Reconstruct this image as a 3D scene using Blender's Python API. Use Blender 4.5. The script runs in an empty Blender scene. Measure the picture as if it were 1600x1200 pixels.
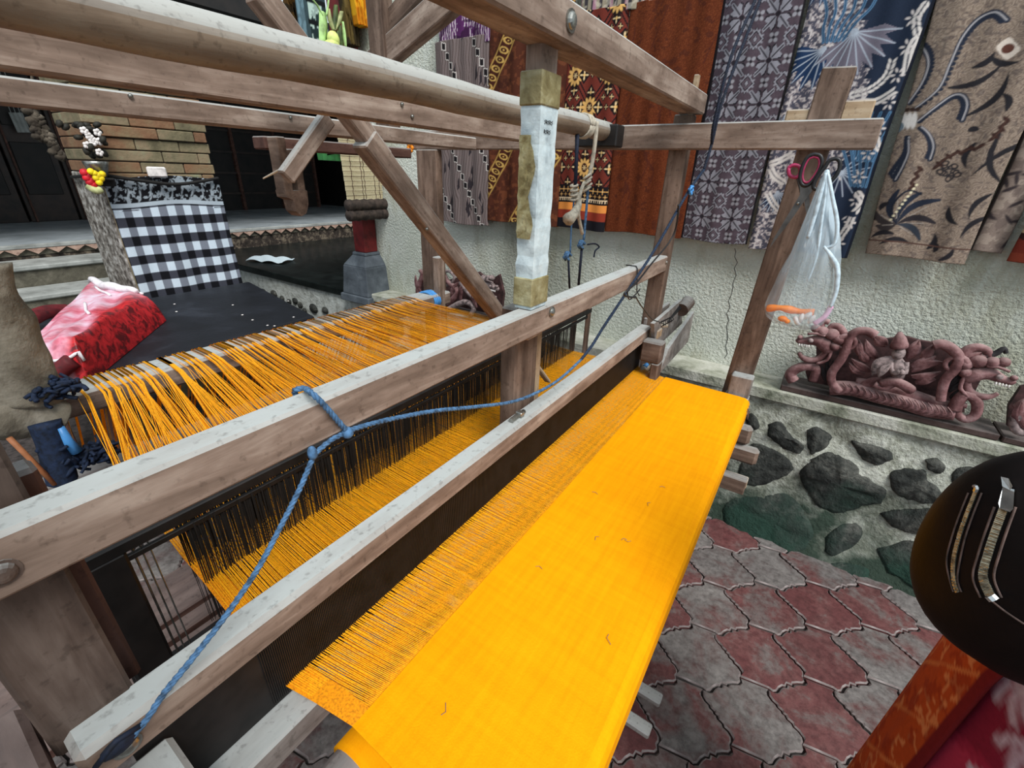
import bpy, bmesh, math, random
import numpy as np
from mathutils import Vector, Matrix, Quaternion, noise as mnoise
random.seed(7); rng = np.random.default_rng(7)
C = bpy.context.scene.collection
S = bpy.context.scene
PI = math.pi

# ------------------------------------------------------------------ camera, world, light, exposure
FPX = 693.7; CAM_H = 1.45
YAW, PITCH, ROLL = -0.575813, -0.440682, 0.0333218
_f = Vector((math.sin(YAW)*math.cos(PITCH), math.cos(YAW)*math.cos(PITCH), math.sin(PITCH)))
_r0 = Vector((math.cos(YAW), -math.sin(YAW), 0)); _u0 = _r0.cross(_f)
_r = _r0*math.cos(ROLL) + _u0*math.sin(ROLL); _u = _r.cross(_f)
cam_d = bpy.data.cameras.new('camera'); cam = bpy.data.objects.new('camera', cam_d); C.objects.link(cam)
cam.matrix_world = Matrix(((_r.x, _u.x, -_f.x, 0), (_r.y, _u.y, -_f.y, 0), (_r.z, _u.z, -_f.z, CAM_H), (0, 0, 0, 1)))
cam_d.sensor_width = 36; cam_d.lens = 36*FPX/1600; cam_d.clip_start = 0.02
S.camera = cam

S.view_settings.view_transform = 'Standard'; S.view_settings.look = 'None'
S.view_settings.gamma = 1; S.view_settings.use_curve_mapping = False
S.view_settings.exposure = 0.30
wd = bpy.data.worlds.new('sky'); S.world = wd; wd.use_nodes = True
bg = wd.node_tree.nodes['Background']; bg.inputs[0].default_value = (0.80, 0.92, 1.0, 1); bg.inputs[1].default_value = 0.74
sun_d = bpy.data.lights.new('sun', 'SUN'); sun = bpy.data.objects.new('sun', sun_d); C.objects.link(sun)
sun_d.energy = 2.9; sun_d.angle = math.radians(26); sun_d.color = (1.0, 0.985, 0.96)
sun.rotation_euler = Vector((-0.55, 0.32, -0.80)).to_track_quat('-Z', 'Y').to_euler()
sun.location = (2, -2, 5)

# ------------------------------------------------------------------ helpers
def ray(px, py):
    return _r*((px-800)/FPX) + _u*(-(py-600)/FPX) + _f
def onx(px, py, x):
    d = ray(px, py); return Vector((0, 0, CAM_H)) + d*(x/d.x)
def ony(px, py, y):
    d = ray(px, py); return Vector((0, 0, CAM_H)) + d*(y/d.y)
def onz(px, py, z):
    d = ray(px, py); return Vector((0, 0, CAM_H)) + d*((z-CAM_H)/d.z)
def ondist(px, py, t):
    return Vector((0, 0, CAM_H)) + ray(px, py)*t

def lin(c):
    out = []
    for v in c:
        v = v/255.0
        out.append(v/12.92 if v <= 0.04045 else ((v+0.055)/1.055)**2.4)
    return tuple(out)
def L4(c): return lin(c) + (1.0,)

def tag(o, label=None, cat=None, group=None, kind=None):
    if label: o['label'] = label
    if cat: o['category'] = cat
    if group: o['group'] = group
    if kind: o['kind'] = kind
    return o
def thing(name, label, cat, loc=(0, 0, 0), group=None):
    o = bpy.data.objects.new(name, None); C.objects.link(o); o.location = loc; o.empty_display_size = 0.05
    return tag(o, label, cat, group)
def par(o, parent):
    if parent is not None:
        o.parent = parent
        m = Matrix.Identity(4); p = parent
        chain = []
        while p is not None: chain.append(p); p = p.parent
        for p in reversed(chain):
            m = m @ p.matrix_parent_inverse @ p.matrix_basis
        o.matrix_parent_inverse = m.inverted()
    return o
def meshobj(name, verts, faces, mat, parent=None, smooth=False, matrix=None):
    me = bpy.data.meshes.new(name)
    me.from_pydata([tuple(v) for v in verts], [], faces); me.update()
    if mat: me.materials.append(mat)
    if smooth: me.polygons.foreach_set('use_smooth', [True]*len(me.polygons))
    o = bpy.data.objects.new(name, me); C.objects.link(o)
    if matrix is not None: o.matrix_basis = matrix
    return par(o, parent)

class MB:
    """collects simple shapes into one mesh"""
    def __init__(s): s.v = []; s.f = []
    def add(s, verts, faces):
        n = len(s.v); s.v += [Vector(v) for v in verts]; s.f += [tuple(i+n for i in f) for f in faces]
    def box(s, a, b, ch=0.0):
        x0, y0, z0 = (min(a[i], b[i]) for i in range(3)); x1, y1, z1 = (max(a[i], b[i]) for i in range(3))
        s.add(*cbox((x1-x0), (y1-y0), (z1-z0), ch, Vector(((x0+x1)/2, (y0+y1)/2, (z0+z1)/2))))
    def tube(s, pts, r, seg=8, closed=False, cap=True):
        v, f = tube(pts, r, seg, closed, cap); s.add(v, f)
    def ball(s, c, rad, rot=None, seg=12, rings=8):
        v, f = ball(c, rad, rot, seg, rings); s.add(v, f)
    def build(s, name, mat, parent=None, smooth=False): return meshobj(name, s.v, s.f, mat, parent, smooth)

def cbox(lx, ly, lz, ch, c=Vector((0, 0, 0))):
    """box with chamfered edges"""
    hx, hy, hz = lx/2, ly/2, lz/2
    if ch <= 0:
        v = [Vector((sx*hx, sy*hy, sz*hz))+c for sx in (-1, 1) for sy in (-1, 1) for sz in (-1, 1)]
        return v, [(0, 1, 3, 2), (4, 6, 7, 5), (0, 4, 5, 1), (2, 3, 7, 6), (0, 2, 6, 4), (1, 5, 7, 3)]
    ch = min(ch, hx*0.6, hy*0.6, hz*0.6)
    bm = bmesh.new(); bmesh.ops.create_cube(bm, size=1)
    for q in bm.verts: q.co = Vector((q.co.x*lx, q.co.y*ly, q.co.z*lz))
    bmesh.ops.bevel(bm, geom=bm.edges[:], offset=ch, segments=1, affect='EDGES')
    bm.verts.ensure_lookup_table()
    v = [q.co+c for q in bm.verts]; f = [tuple(x.index for x in p.verts) for p in bm.faces]; bm.free()
    return v, f
def frames(pts):
    n = len(pts); T = []
    for i in range(n):
        a = pts[max(0, i-1)]; b = pts[min(n-1, i+1)]
        d = (b-a); T.append(d.normalized() if d.length > 1e-9 else Vector((0, 0, 1)))
    up = Vector((0, 0, 1)) if abs(T[0].z) < 0.9 else Vector((1, 0, 0))
    N = (up - T[0]*up.dot(T[0])).normalized(); out = []
    for t in T:
        N = (N - t*N.dot(t))
        N = N.normalized() if N.length > 1e-6 else t.orthogonal().normalized()
        out.append((t, N, t.cross(N)))
    return out
def tube(pts, r, seg=8, closed=False, cap=True):
    pts = [Vector(p) for p in pts]; n = len(pts)
    rr = r if isinstance(r, (list, tuple)) else [r]*n
    fr = frames(pts); v = []; f = []
    for p, (t, a, b), q in zip(pts, fr, rr):
        for k in range(seg):
            w = 2*PI*k/seg; v.append(p + a*math.cos(w)*q + b*math.sin(w)*q)
    m = n if closed else n-1
    for i in range(m):
        j = (i+1) % n
        for k in range(seg):
            l = (k+1) % seg; f.append((i*seg+k, i*seg+l, j*seg+l, j*seg+k))
    if cap and not closed:
        f.append(tuple(range(seg-1, -1, -1))); f.append(tuple((n-1)*seg+k for k in range(seg)))
    return v, f
def ball(c, rad, rot=None, seg=12, rings=8):
    c = Vector(c); rad = rad if isinstance(rad, (tuple, list)) else (rad,)*3
    R = rot if rot is not None else Matrix.Identity(3); v = []; f = []
    for i in range(rings+1):
        th = PI*i/rings
        for k in range(seg):
            ph = 2*PI*k/seg
            v.append(c + R @ Vector((rad[0]*math.sin(th)*math.cos(ph), rad[1]*math.sin(th)*math.sin(ph), rad[2]*math.cos(th))))
    for i in range(rings):
        for k in range(seg):
            l = (k+1) % seg; f.append((i*seg+k, (i+1)*seg+k, (i+1)*seg+l, i*seg+l))
    return v, f
def smoothpath(pts, n=8):
    pts = [Vector(p) for p in pts]; out = []
    for i in range(len(pts)-1):
        p0 = pts[max(0, i-1)]; p1 = pts[i]; p2 = pts[i+1]; p3 = pts[min(len(pts)-1, i+2)]
        for k in range(n):
            t = k/n
            out.append(0.5*((2*p1) + (p2-p0)*t + (2*p0-5*p1+4*p2-p3)*t*t + (3*p1-p0-3*p2+p3)*t**3))
    out.append(pts[-1]); return out
def beam(name, p0, p1, w, h, mat, parent, up=(0, 0, 1), ch=0.004, bow=0.0):
    """timber from p0 to p1 (centre line); w across, h along 'up'; local X runs with the grain"""
    p0 = Vector(p0); p1 = Vector(p1); d = p1-p0; X = d.normalized(); U = Vector(up)
    Z = (U - X*U.dot(X)).normalized(); Y = Z.cross(X)
    M = Matrix(((X.x, Y.x, Z.x), (X.y, Y.y, Z.y), (X.z, Y.z, Z.z))).to_4x4(); M.translation = (p0+p1)/2
    v, f = cbox(d.length, w, h, ch)
    return meshobj(name, v, f, mat, parent, matrix=M)
def ybeam(name, xf, y0, y1, z0, z1, dep, mat, parent, ch=0.004):
    return beam(name, (xf-dep/2, y0, (z0+z1)/2), (xf-dep/2, y1, (z0+z1)/2), dep, z1-z0, mat, parent, ch=ch)
def prism(poly, thick, axis=1, base=0.0, ch=0.0):
    """polygon [(a,b)] extruded; axis 1: (a,·,b) along y from base to base+thick"""
    n = len(poly); v = []
    for q in (base, base+thick):
        for a, b in poly: v.append(Vector((a, q, b)) if axis == 1 else (Vector((q, a, b)) if axis == 0 else Vector((a, b, q))))
    f = [tuple(range(n)), tuple(range(2*n-1, n-1, -1))] + [(i, i+n, (i+1) % n+n, (i+1) % n) for i in range(n)]
    return v, f

# ------------------------------------------------------------------ materials
def newmat(name):
    m = bpy.data.materials.new(name); m.use_nodes = True; nt = m.node_tree
    return m, nt, nt.nodes['Principled BSDF']
def N(nt, typ, **kw):
    n = nt.nodes.new(typ)
    for k, v in kw.items(): setattr(n, k, v)
    return n
def ramp(nt, stops):
    r = N(nt, 'ShaderNodeValToRGB'); e = r.color_ramp.elements
    while len(e) > 1: e.remove(e[-1])
    e[0].position = stops[0][0]; e[0].color = L4(stops[0][1])
    for p, c in stops[1:]:
        q = e.new(p); q.color = L4(c)
    return r
def noise(nt, vec, scale, detail=4, rough=0.55, dist=0.0):
    n = N(nt, 'ShaderNodeTexNoise'); n.inputs['Scale'].default_value = scale; n.inputs['Detail'].default_value = detail
    n.inputs['Roughness'].default_value = rough; n.inputs['Distortion'].default_value = dist
    if vec is not None: nt.links.new(vec, n.inputs['Vector'])
    return n
def mapping(nt, src, scale):
    m = N(nt, 'ShaderNodeMapping'); m.inputs['Scale'].default_value = scale; nt.links.new(src, m.inputs['Vector']); return m.outputs[0]
def mix(nt, fac, a, b, mode='MIX'):
    m = N(nt, 'ShaderNodeMix', data_type='RGBA', blend_type=mode)
    for s, v in ((0, fac), (6, a), (7, b)):
        if hasattr(v, 'is_output'): nt.links.new(v, m.inputs[s])
        elif isinstance(v, tuple): m.inputs[s].default_value = v
        else: m.inputs[s].default_value = v
    return m.outputs[2]
def mth(nt, op, a, b=0.0):
    m = N(nt, 'ShaderNodeMath', operation=op)
    for s, v in ((0, a), (1, b)):
        if hasattr(v, 'is_output'): nt.links.new(v, m.inputs[s])
        else: m.inputs[s].default_value = v
    return m.outputs[0]
def bump(nt, b, h, strength=0.3, dist=0.01):
    n = N(nt, 'ShaderNodeBump'); n.inputs['Strength'].default_value = strength; n.inputs['Distance'].default_value = dist
    nt.links.new(h, n.inputs['Height']); nt.links.new(n.outputs[0], b.inputs['Normal'])

def wood(name, dark, mid, light, dust_light=0.35, rough=0.8, dust_light_col=(178, 182, 180), lo=0.25, hi=0.95):
    m, nt, b = newmat(name); tc = N(nt, 'ShaderNodeTexCoord')
    v = mapping(nt, tc.outputs['Object'], (1.6, 16, 16)); n1 = noise(nt, v, 2.2, 6, 0.62, 0.8)
    n2 = noise(nt, mapping(nt, tc.outputs['Object'], (3, 7, 7)), 3.0, 4)
    n3 = noise(nt, tc.outputs['Object'], 90, 3)
    r = ramp(nt, [(0.34, dark), (0.5, mid), (0.66, light)])
    a = mth(nt, 'ADD', mth(nt, 'MULTIPLY', n1.outputs[0], 0.55), mth(nt, 'MULTIPLY', n2.outputs[0], 0.45))
    nt.links.new(a, r.inputs[0])
    oi = N(nt, 'ShaderNodeObjectInfo')
    vary = N(nt, 'ShaderNodeHueSaturation'); nt.links.new(r.outputs[0], vary.inputs['Color'])
    nt.links.new(mth(nt, 'ADD', mth(nt, 'MULTIPLY', oi.outputs['Random'], 0.22), 0.89), vary.inputs['Value'])
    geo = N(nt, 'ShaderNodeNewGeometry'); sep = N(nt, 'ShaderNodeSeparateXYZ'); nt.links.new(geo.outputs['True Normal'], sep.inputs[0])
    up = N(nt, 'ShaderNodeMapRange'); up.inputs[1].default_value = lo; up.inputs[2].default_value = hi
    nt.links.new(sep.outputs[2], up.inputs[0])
    df = mth(nt, 'MULTIPLY', up.outputs[0], mth(nt, 'MULTIPLY', mth(nt, 'ADD', n2.outputs[0], 0.35), dust_light*1.35))  # upward faces paler: dust together with sky light, put into the colour
    col = mix(nt, df, vary.outputs[0], L4(dust_light_col))
    sp = ramp(nt, [(0.30, (110, 100, 92)), (0.42, (255, 255, 255))]); nt.links.new(n3.outputs[0], sp.inputs[0])
    col = mix(nt, 0.35, col, sp.outputs[0], 'MULTIPLY')
    nt.links.new(col, b.inputs['Base Color']); b.inputs['Roughness'].default_value = rough; b.inputs['Specular IOR Level'].default_value = 0.25
    bump(nt, b, mth(nt, 'ADD', n1.outputs[0], mth(nt, 'MULTIPLY', n3.outputs[0], 0.3)), 0.25, 0.004)
    return m
def plain(name, col, rough=0.7, var=0.12, scale=20, bumps=0.15, metal=0.0, spec=0.4, bdist=0.003):
    m, nt, b = newmat(name); tc = N(nt, 'ShaderNodeTexCoord'); n = noise(nt, tc.outputs['Object'], scale, 5)
    c2 = tuple(max(0, min(255, c*(1-var*2))) for c in col); c3 = tuple(max(0, min(255, c*(1+var))) for c in col)
    r = ramp(nt, [(0.3, c2), (0.5, col), (0.7, c3)]); nt.links.new(n.outputs[0], r.inputs[0])
    nt.links.new(r.outputs[0], b.inputs['Base Color']); b.inputs['Roughness'].default_value = rough
    b.inputs['Metallic'].default_value = metal; b.inputs['Specular IOR Level'].default_value = spec
    if bumps: bump(nt, b, n.outputs[0], bumps, bdist)
    return m
def blotch(name, stops, scale, rough=0.85, bumps=0.4, bscale=None, bdist=0.01, coord='Object', detail=6):
    m, nt, b = newmat(name); tc = N(nt, 'ShaderNodeTexCoord'); n = noise(nt, tc.outputs[coord], scale, detail, 0.6, 0.3)
    r = ramp(nt, stops); nt.links.new(n.outputs[0], r.inputs[0]); nt.links.new(r.outputs[0], b.inputs['Base Color'])
    b.inputs['Roughness'].default_value = rough; b.inputs['Specular IOR Level'].default_value = 0.25
    n2 = noise(nt, tc.outputs[coord], bscale or scale*4, 5); bump(nt, b, n2.outputs[0], bumps, bdist)
    return m
def colattr(name, rough=0.9, fine=0.25, fscale=260):
    m, nt, b = newmat(name); a = N(nt, 'ShaderNodeVertexColor'); a.layer_name = 'print'
    tc = N(nt, 'ShaderNodeTexCoord'); n = noise(nt, tc.outputs['Object'], fscale, 3)
    g = ramp(nt, [(0.25, (150, 150, 150)), (0.7, (255, 255, 255))]); nt.links.new(n.outputs[0], g.inputs[0])
    nt.links.new(mix(nt, fine, a.outputs[0], g.outputs[0], 'MULTIPLY'), b.inputs['Base Color'])
    b.inputs['Roughness'].default_value = rough; b.inputs['Specular IOR Level'].default_value = 0.15
    bump(nt, b, n.outputs[0], 0.15, 0.002); return m

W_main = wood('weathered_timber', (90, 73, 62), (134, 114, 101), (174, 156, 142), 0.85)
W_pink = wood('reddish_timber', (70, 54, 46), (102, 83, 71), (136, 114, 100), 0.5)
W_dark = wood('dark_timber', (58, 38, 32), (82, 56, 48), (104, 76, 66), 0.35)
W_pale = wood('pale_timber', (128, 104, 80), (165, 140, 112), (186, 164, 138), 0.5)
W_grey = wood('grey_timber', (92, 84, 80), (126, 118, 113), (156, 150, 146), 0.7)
W_pole = wood('lit_top_pole', (110, 92, 76), (138, 120, 102), (160, 146, 128), 0.95, 0.6, (172, 172, 167), 0.0, 0.42)  # pale top stands for overhead light on the pole, put into the colour
W_low = wood('low_brown_timber', (62, 42, 37), (88, 64, 57), (112, 88, 80), 0.12, 0.6)  # the boards' own reddish brown, with little paling on top
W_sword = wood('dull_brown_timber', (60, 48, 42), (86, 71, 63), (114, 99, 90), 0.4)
W_black = plain('black_timber', (24, 21, 20), 0.55, 0.3, 30)
M_black = plain('black_cotton', (22, 20, 19), 0.8, 0.2, 60, 0)
M_yarn = plain('yellow_yarn', (255, 170, 14), 0.7, 0.10, 300, 0, spec=0.3)
M_yarn2 = plain('deep_yellow_yarn', (238, 146, 6), 0.7, 0.12, 300, 0, spec=0.3)
M_metal = plain('steel', (150, 150, 145), 0.35, 0.15, 60, 0.05, metal=0.9)
M_paper = blotch('old_newsprint', [(0.3, (150, 162, 168)), (0.48, (192, 206, 210)), (0.7, (216, 228, 230))], 22, 0.6, 0.5, 34, 0.006)
M_tape = blotch('brown_tape', [(0.3, (104, 92, 60)), (0.5, (140, 130, 92)), (0.72, (178, 172, 138))], 30, 0.4, 0.5, 50, 0.006)
M_blue = plain('blue_rope', (72, 108, 144), 0.75, 0.2, 120, 0.1)
M_dblue = plain('dark_blue_rope', (18, 27, 46), 0.75, 0.2, 120, 0.1)
M_navy = plain('navy_strands', (24, 38, 62), 0.8, 0.25, 90, 0.3)
M_bluetape = plain('blue_plastic_tie', (80, 150, 215), 0.35, 0.08, 30, 0)
M_cord = plain('pale_cord', (176, 168, 152), 0.8, 0.12, 90, 0.2)
M_wire = plain('dark_wire', (32, 32, 34), 0.5, 0.1, 50, 0)

# ------------------------------------------------------------------ print painter (colours for cloth, per vertex)
class Cloth:
    def __init__(s, x0, x1, z0, z1, step):
        s.nx = max(2, int(round(abs(x1-x0)/step))+1); s.nz = max(2, int(round((z1-z0)/step))+1)
        s.U, s.V = np.meshgrid(np.linspace(x0, x1, s.nx), np.linspace(z0, z1, s.nz))
        s.a = np.zeros((s.nz, s.nx, 3)); s.step = step; s.x0, s.x1, s.z0, s.z1 = x0, x1, z0, z1
    def fill(s, c): s.a[:] = lin(c)
    def put(s, m, c, al=1.0):
        m = np.clip(m, 0, 1)[..., None]*al; s.a = s.a*(1-m) + np.array(lin(c))*m
    def aa(s, d): return np.clip(0.5 - d/s.step, 0, 1)
    def noise(s, sc, oct=3, seed=0):
        r = np.random.default_rng(seed); out = np.zeros_like(s.U); amp = 1; tot = 0
        for o in range(oct):
            g = r.random((64, 64)); x = (s.U*sc*2**o) % 64; y = (s.V*sc*2**o) % 64
            xi = x.astype(int); yi = y.astype(int); fx = x-xi; fy = y-yi
            fx = fx*fx*(3-2*fx); fy = fy*fy*(3-2*fy); x2 = (xi+1) % 64; y2 = (yi+1) % 64
            out += amp*((g[yi, xi]*(1-fx)+g[yi, x2]*fx)*(1-fy) + (g[y2, xi]*(1-fx)+g[y2, x2]*fx)*fy); tot += amp; amp *= 0.5
        return out/tot
    def line(s, pts, w, c, taper=None, al=1.0):
        """stroke along pts; w half width (taper: list of half widths)"""
        pts = np.array(pts, float); best = np.full(s.U.shape, 9.0); n = len(pts)-1
        for i in range(n):
            a, b = pts[i], pts[i+1]; d = b-a; l2 = d @ d+1e-12
            t = np.clip(((s.U-a[0])*d[0]+(s.V-a[1])*d[1])/l2, 0, 1)
            q = np.hypot(s.U-a[0]-t*d[0], s.V-a[1]-t*d[1])
            ww = w if taper is None else taper[i]+(taper[i+1]-taper[i])*t
            best = np.minimum(best, q-ww)
        s.put(s.aa(best), c, al); return best
    def ell(s, cx, cy, rx, ry, ang, c, ring=None):
        ca, sa = math.cos(ang), math.sin(ang); x = (s.U-cx)*ca+(s.V-cy)*sa; y = -(s.U-cx)*sa+(s.V-cy)*ca
        d = (np.hypot(x/rx, y/ry)-1)*min(rx, ry)
        if ring: d = np.abs(d)-ring
        s.put(s.aa(d), c)
    def poly(s, pts, c):
        ins = np.zeros(s.U.shape, bool); n = len(pts)
        for i in range(n):
            (xa, ya), (xb, yb) = pts[i], pts[(i+1) % n]
            if ya == yb: continue
            cond = ((ya > s.V) != (yb > s.V)) & (s.U < (xb-xa)*(s.V-ya)/(yb-ya)+xa); ins ^= cond
        s.put(ins.astype(float), c)
def curve2(pts, n=8):
    return [(p.x, p.y) for p in smoothpath([(a, b, 0) for a, b in pts], n)]
def sheet(name, cl, pos, mat, parent=None, thick=0.0, smooth=True):
    """grid mesh carrying the print of cl; pos(U, V) -> arrays x, y, z"""
    X, Y, Z = pos(cl.U, cl.V); nz, nx = cl.U.shape
    co = np.stack([X, Y, Z], -1).reshape(-1, 3)
    idx = np.arange(nz*nx).reshape(nz, nx)
    q = np.stack([idx[:-1, :-1], idx[:-1, 1:], idx[1:, 1:], idx[1:, :-1]], -1).reshape(-1, 4)
    me = bpy.data.meshes.new(name); me.vertices.add(len(co)); me.vertices.foreach_set('co', co.ravel())
    me.loops.add(q.size); me.loops.foreach_set('vertex_index', q.ravel().astype(np.int32))
    me.polygons.add(len(q)); me.polygons.foreach_set('loop_start', np.arange(0, q.size, 4, dtype=np.int32))
    me.update(calc_edges=True); me.validate()
    ca = me.color_attributes.new('print', 'FLOAT_COLOR', 'POINT')
    ca.data.foreach_set('color', np.concatenate([cl.a.reshape(-1, 3), np.ones((nz*nx, 1))], 1).ravel())
    if smooth: me.polygons.foreach_set('use_smooth', [True]*len(q))
    me.materials.append(mat)
    o = bpy.data.objects.new(name, me); C.objects.link(o)
    if thick:
        md = o.modifiers.new('thickness', 'SOLIDIFY'); md.thickness = thick; md.offset = -1
    return par(o, parent)

# ================================================================== SETTING
M_mortar = plain('joint_dirt', (58, 52, 50), 0.95, 0.25, 40, 0.3)
def paver_mat():
    m, nt, b = newmat('worn_red_paver'); geo = N(nt, 'ShaderNodeNewGeometry'); oi = N(nt, 'ShaderNodeObjectInfo')
    off = N(nt, 'ShaderNodeVectorMath', operation='ADD'); nt.links.new(geo.outputs['Position'], off.inputs[0])
    sc = N(nt, 'ShaderNodeVectorMath', operation='SCALE'); cmb = N(nt, 'ShaderNodeCombineXYZ')
    for k in range(3): nt.links.new(oi.outputs['Random'], cmb.inputs[k])
    nt.links.new(cmb.outputs[0], sc.inputs[0]); sc.inputs['Scale'].default_value = 37.0; nt.links.new(sc.outputs[0], off.inputs[1])
    n1 = noise(nt, off.outputs[0], 6.5, 6, 0.62, 0.5); n2 = noise(nt, off.outputs[0], 45, 5, 0.7)
    n3 = noise(nt, geo.outputs['Position'], 1.3, 3)
    a = mth(nt, 'ADD', mth(nt, 'ADD', mth(nt, 'MULTIPLY', n1.outputs[0], 0.8), mth(nt, 'MULTIPLY', n2.outputs[0], 0.2)), mth(nt, 'MULTIPLY', mth(nt, 'SUBTRACT', oi.outputs['Random'], 0.5), 0.22))
    r = ramp(nt, [(0.34, (108, 62, 62)), (0.44, (118, 76, 74)), (0.50, (116, 98, 95)), (0.58, (122, 116, 113)), (0.75, (146, 141, 137))]); nt.links.new(a, r.inputs[0])
    g = ramp(nt, [(0.3, (140, 140, 140)), (0.55, (235, 235, 235)), (0.72, (255, 255, 255))]); nt.links.new(n2.outputs[0], g.inputs[0])
    col = mix(nt, 0.7, r.outputs[0], g.outputs[0], 'MULTIPLY')
    d = ramp(nt, [(0.35, (165, 160, 165)), (0.6, (255, 255, 255))]); nt.links.new(n3.outputs[0], d.inputs[0])
    col = mix(nt, 0.5, col, d.outputs[0], 'MULTIPLY')
    nt.links.new(col, b.inputs['Base Color']); b.inputs['Roughness'].default_value = 0.62; b.inputs['Specular IOR Level'].default_value = 0.35
    bump(nt, b, mth(nt, 'ADD', n2.outputs[0], n1.outputs[0]), 0.35, 0.006); return m
M_paver = paver_mat()
M_pedge = blotch('paver_worn_edge', [(.35, (84, 72, 70)), (.52, (128, 118, 116)), (.7, (170, 162, 160))], 9, .8, .3, 60)
fl = MB(); fl.box((-6.0, -4.0, -0.08), (4.0, 2.3, -0.012))
floor = tag(fl.build('floor', M_mortar), 'concrete bed under interlocking worn red and grey pavers', kind='structure')
# one interlocking paver: hexagon with a straight, a wavy and a bracket shaped edge, each repeated on the opposite side
hexv = [Vector((-0.045, 0.106)), Vector((0.036, 0.119)), Vector((0.137, 0.0)), Vector((0.045, -0.106)), Vector((-0.036, -0.119)), Vector((-0.137, 0.0))]
T1 = hexv[1]-hexv[5]; T3 = hexv[4]-hexv[0]
def edgeline(a, b, prof):
    d = b-a; n = Vector((-d.y, d.x)); return [a+d*t+n*h for t, h in prof]
P_str = [(0, 0), (0.5, 0.0)]
P_wav = [(0, 0), (0.04, -0.05), (0.12, -0.085), (0.22, -0.08), (0.30, -0.04), (0.35, -0.05), (0.42, -.01), (0.46, -.02), (0.5, 0.01), (0.56, 0.0), (0.64, 0.045), (0.70, 0.035), (0.78, 0.08), (0.88, 0.09), (0.96, 0.055)]
P_brk = [(0, 0), (0.04, 0.09), (0.14, 0.115), (0.26, 0.075), (0.36, 0.055), (0.42, 0.09), (0.5, 0.02), (0.58, 0.075), (0.64, 0.04), (0.74, 0.055), (0.86, 0.105), (0.96, 0.085)]
e1 = edgeline(hexv[0], hexv[1], P_str); e2 = edgeline(hexv[1], hexv[2], P_wav); e3 = edgeline(hexv[2], hexv[3], P_brk)
def opposite(e, end, shift): return [p+shift for p in reversed(e[1:])]
o1 = [hexv[3]] + [ ]
e4 = [hexv[3]] + [p+(hexv[4]-hexv[0]) for p in reversed(e1[1:])]
e5 = [hexv[4]] + [p+(hexv[5]-hexv[1]) for p in reversed(e2[1:])]
e6 = [hexv[5]] + [p+(hexv[0]-hexv[2]) for p in reversed(e3[1:])]
outline = e1+e2+e3+e4+e5+e6
def paver_mesh(k):
    r = random.Random(k); n = len(outline); v = []; f = []
    def inset(d):
        out = []
        for i in range(n):
            a = outline[i-1]; p = outline[i]; b = outline[(i+1) % n]; t = (b-a).normalized(); nn = Vector((t.y, -t.x))
            out.append(p + nn*d)
        return out
    sgn = 1 if (inset(0.01)[0].length < outline[0].length) else -1
    rings = [(0.0035, -0.020), (0.0030, -0.004), (0.0075, 0.0)]
    for d, z in rings:
        for p in inset(sgn*d): v.append(Vector((p.x+r.uniform(-.0006, .0006), p.y+r.uniform(-.0006, .0006), z)))
    for j in range(2):
        for i in range(n): f.append((j*n+i, j*n+(i+1) % n, (j+1)*n+(i+1) % n, (j+1)*n+i))
    v.append(Vector((0, 0, 0.0012))); c = len(v)-1
    for i in range(n): f.append((2*n+i, 2*n+(i+1) % n, c))
    # make the top face up
    a, b2, c2 = (v[q] for q in f[-1])
    if (b2-a).cross(c2-a).z < 0: f = [tuple(reversed(q)) for q in f]
    me = bpy.data.meshes.new('paver'); me.from_pydata([tuple(q) for q in v], [], f); me.materials.append(M_paver); me.materials.append(M_pedge)
    for i in range(n, 2*n): me.polygons[i].material_index = 1
    return me
pm = [paver_mesh(k) for k in range(4)]
base0 = Vector((0.1897, 1.302)); cells = []
for i in range(-26, 12):
    for j in range(-16, 20):
        p = base0 + T1*i + T3*j
        if not (-2.9 < p.x < 1.6 and -0.3 < p.y < 2.08): continue
        vis = (p.x > -0.65 and p.y > 0.35) or (p.x < -0.45 and p.y < 0.95 and p.x > -2.2) or p.y > 1.5
        if vis: cells.append(((p-Vector((0.2, 1.0))).length, p))
cells.sort(key=lambda q: q[0])
for k, (_, p) in enumerate(cells[:297]):
    o = bpy.data.objects.new('paver', pm[k % 4]); C.objects.link(o)
    o.location = (p.x, p.y, random.uniform(-0.002, 0.002)); o.rotation_euler = (random.gauss(0, .008), random.gauss(0, .008), random.gauss(0, .012)); par(o, floor)

# plastered wall behind the loom
M_plaster = None
def plaster():
    m, nt, b = newmat('rough_cream_plaster'); geo = N(nt, 'ShaderNodeNewGeometry'); P = geo.outputs['Position']
    n1 = noise(nt, P, 1.6, 5, 0.6, 0.4); n2 = noise(nt, P, 75, 4, 0.6); n3 = noise(nt, mapping(nt, P, (5, 5, 1.2)), 1.5, 5, 0.65)
    r = ramp(nt, [(0.25, (158, 160, 148)), (0.42, (196, 200, 186)), (0.58, (214, 218, 206)), (0.8, (230, 232, 224))]); nt.links.new(n1.outputs[0], r.inputs[0])
    st = ramp(nt, [(0.33, (196, 188, 166)), (0.50, (255, 255, 255))]); nt.links.new(n3.outputs[0], st.inputs[0])
    nt.links.new(mix(nt, 0.55, r.outputs[0], st.outputs[0], 'MULTIPLY'), b.inputs['Base Color'])
    b.inputs['Roughness'].default_value = 0.9; b.inputs['Specular IOR Level'].default_value = 0.2
    bump(nt, b, n2.outputs[0], 1.0, 0.016); return m
M_plaster = plaster()
w = MB(); w.box((-2.62, 2.20, 0.6), (3.0, 2.40, 3.1))
tag(w.build('wall_back', M_plaster), 'rough cream plastered wall hung with batik cloths', kind='structure')
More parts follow.
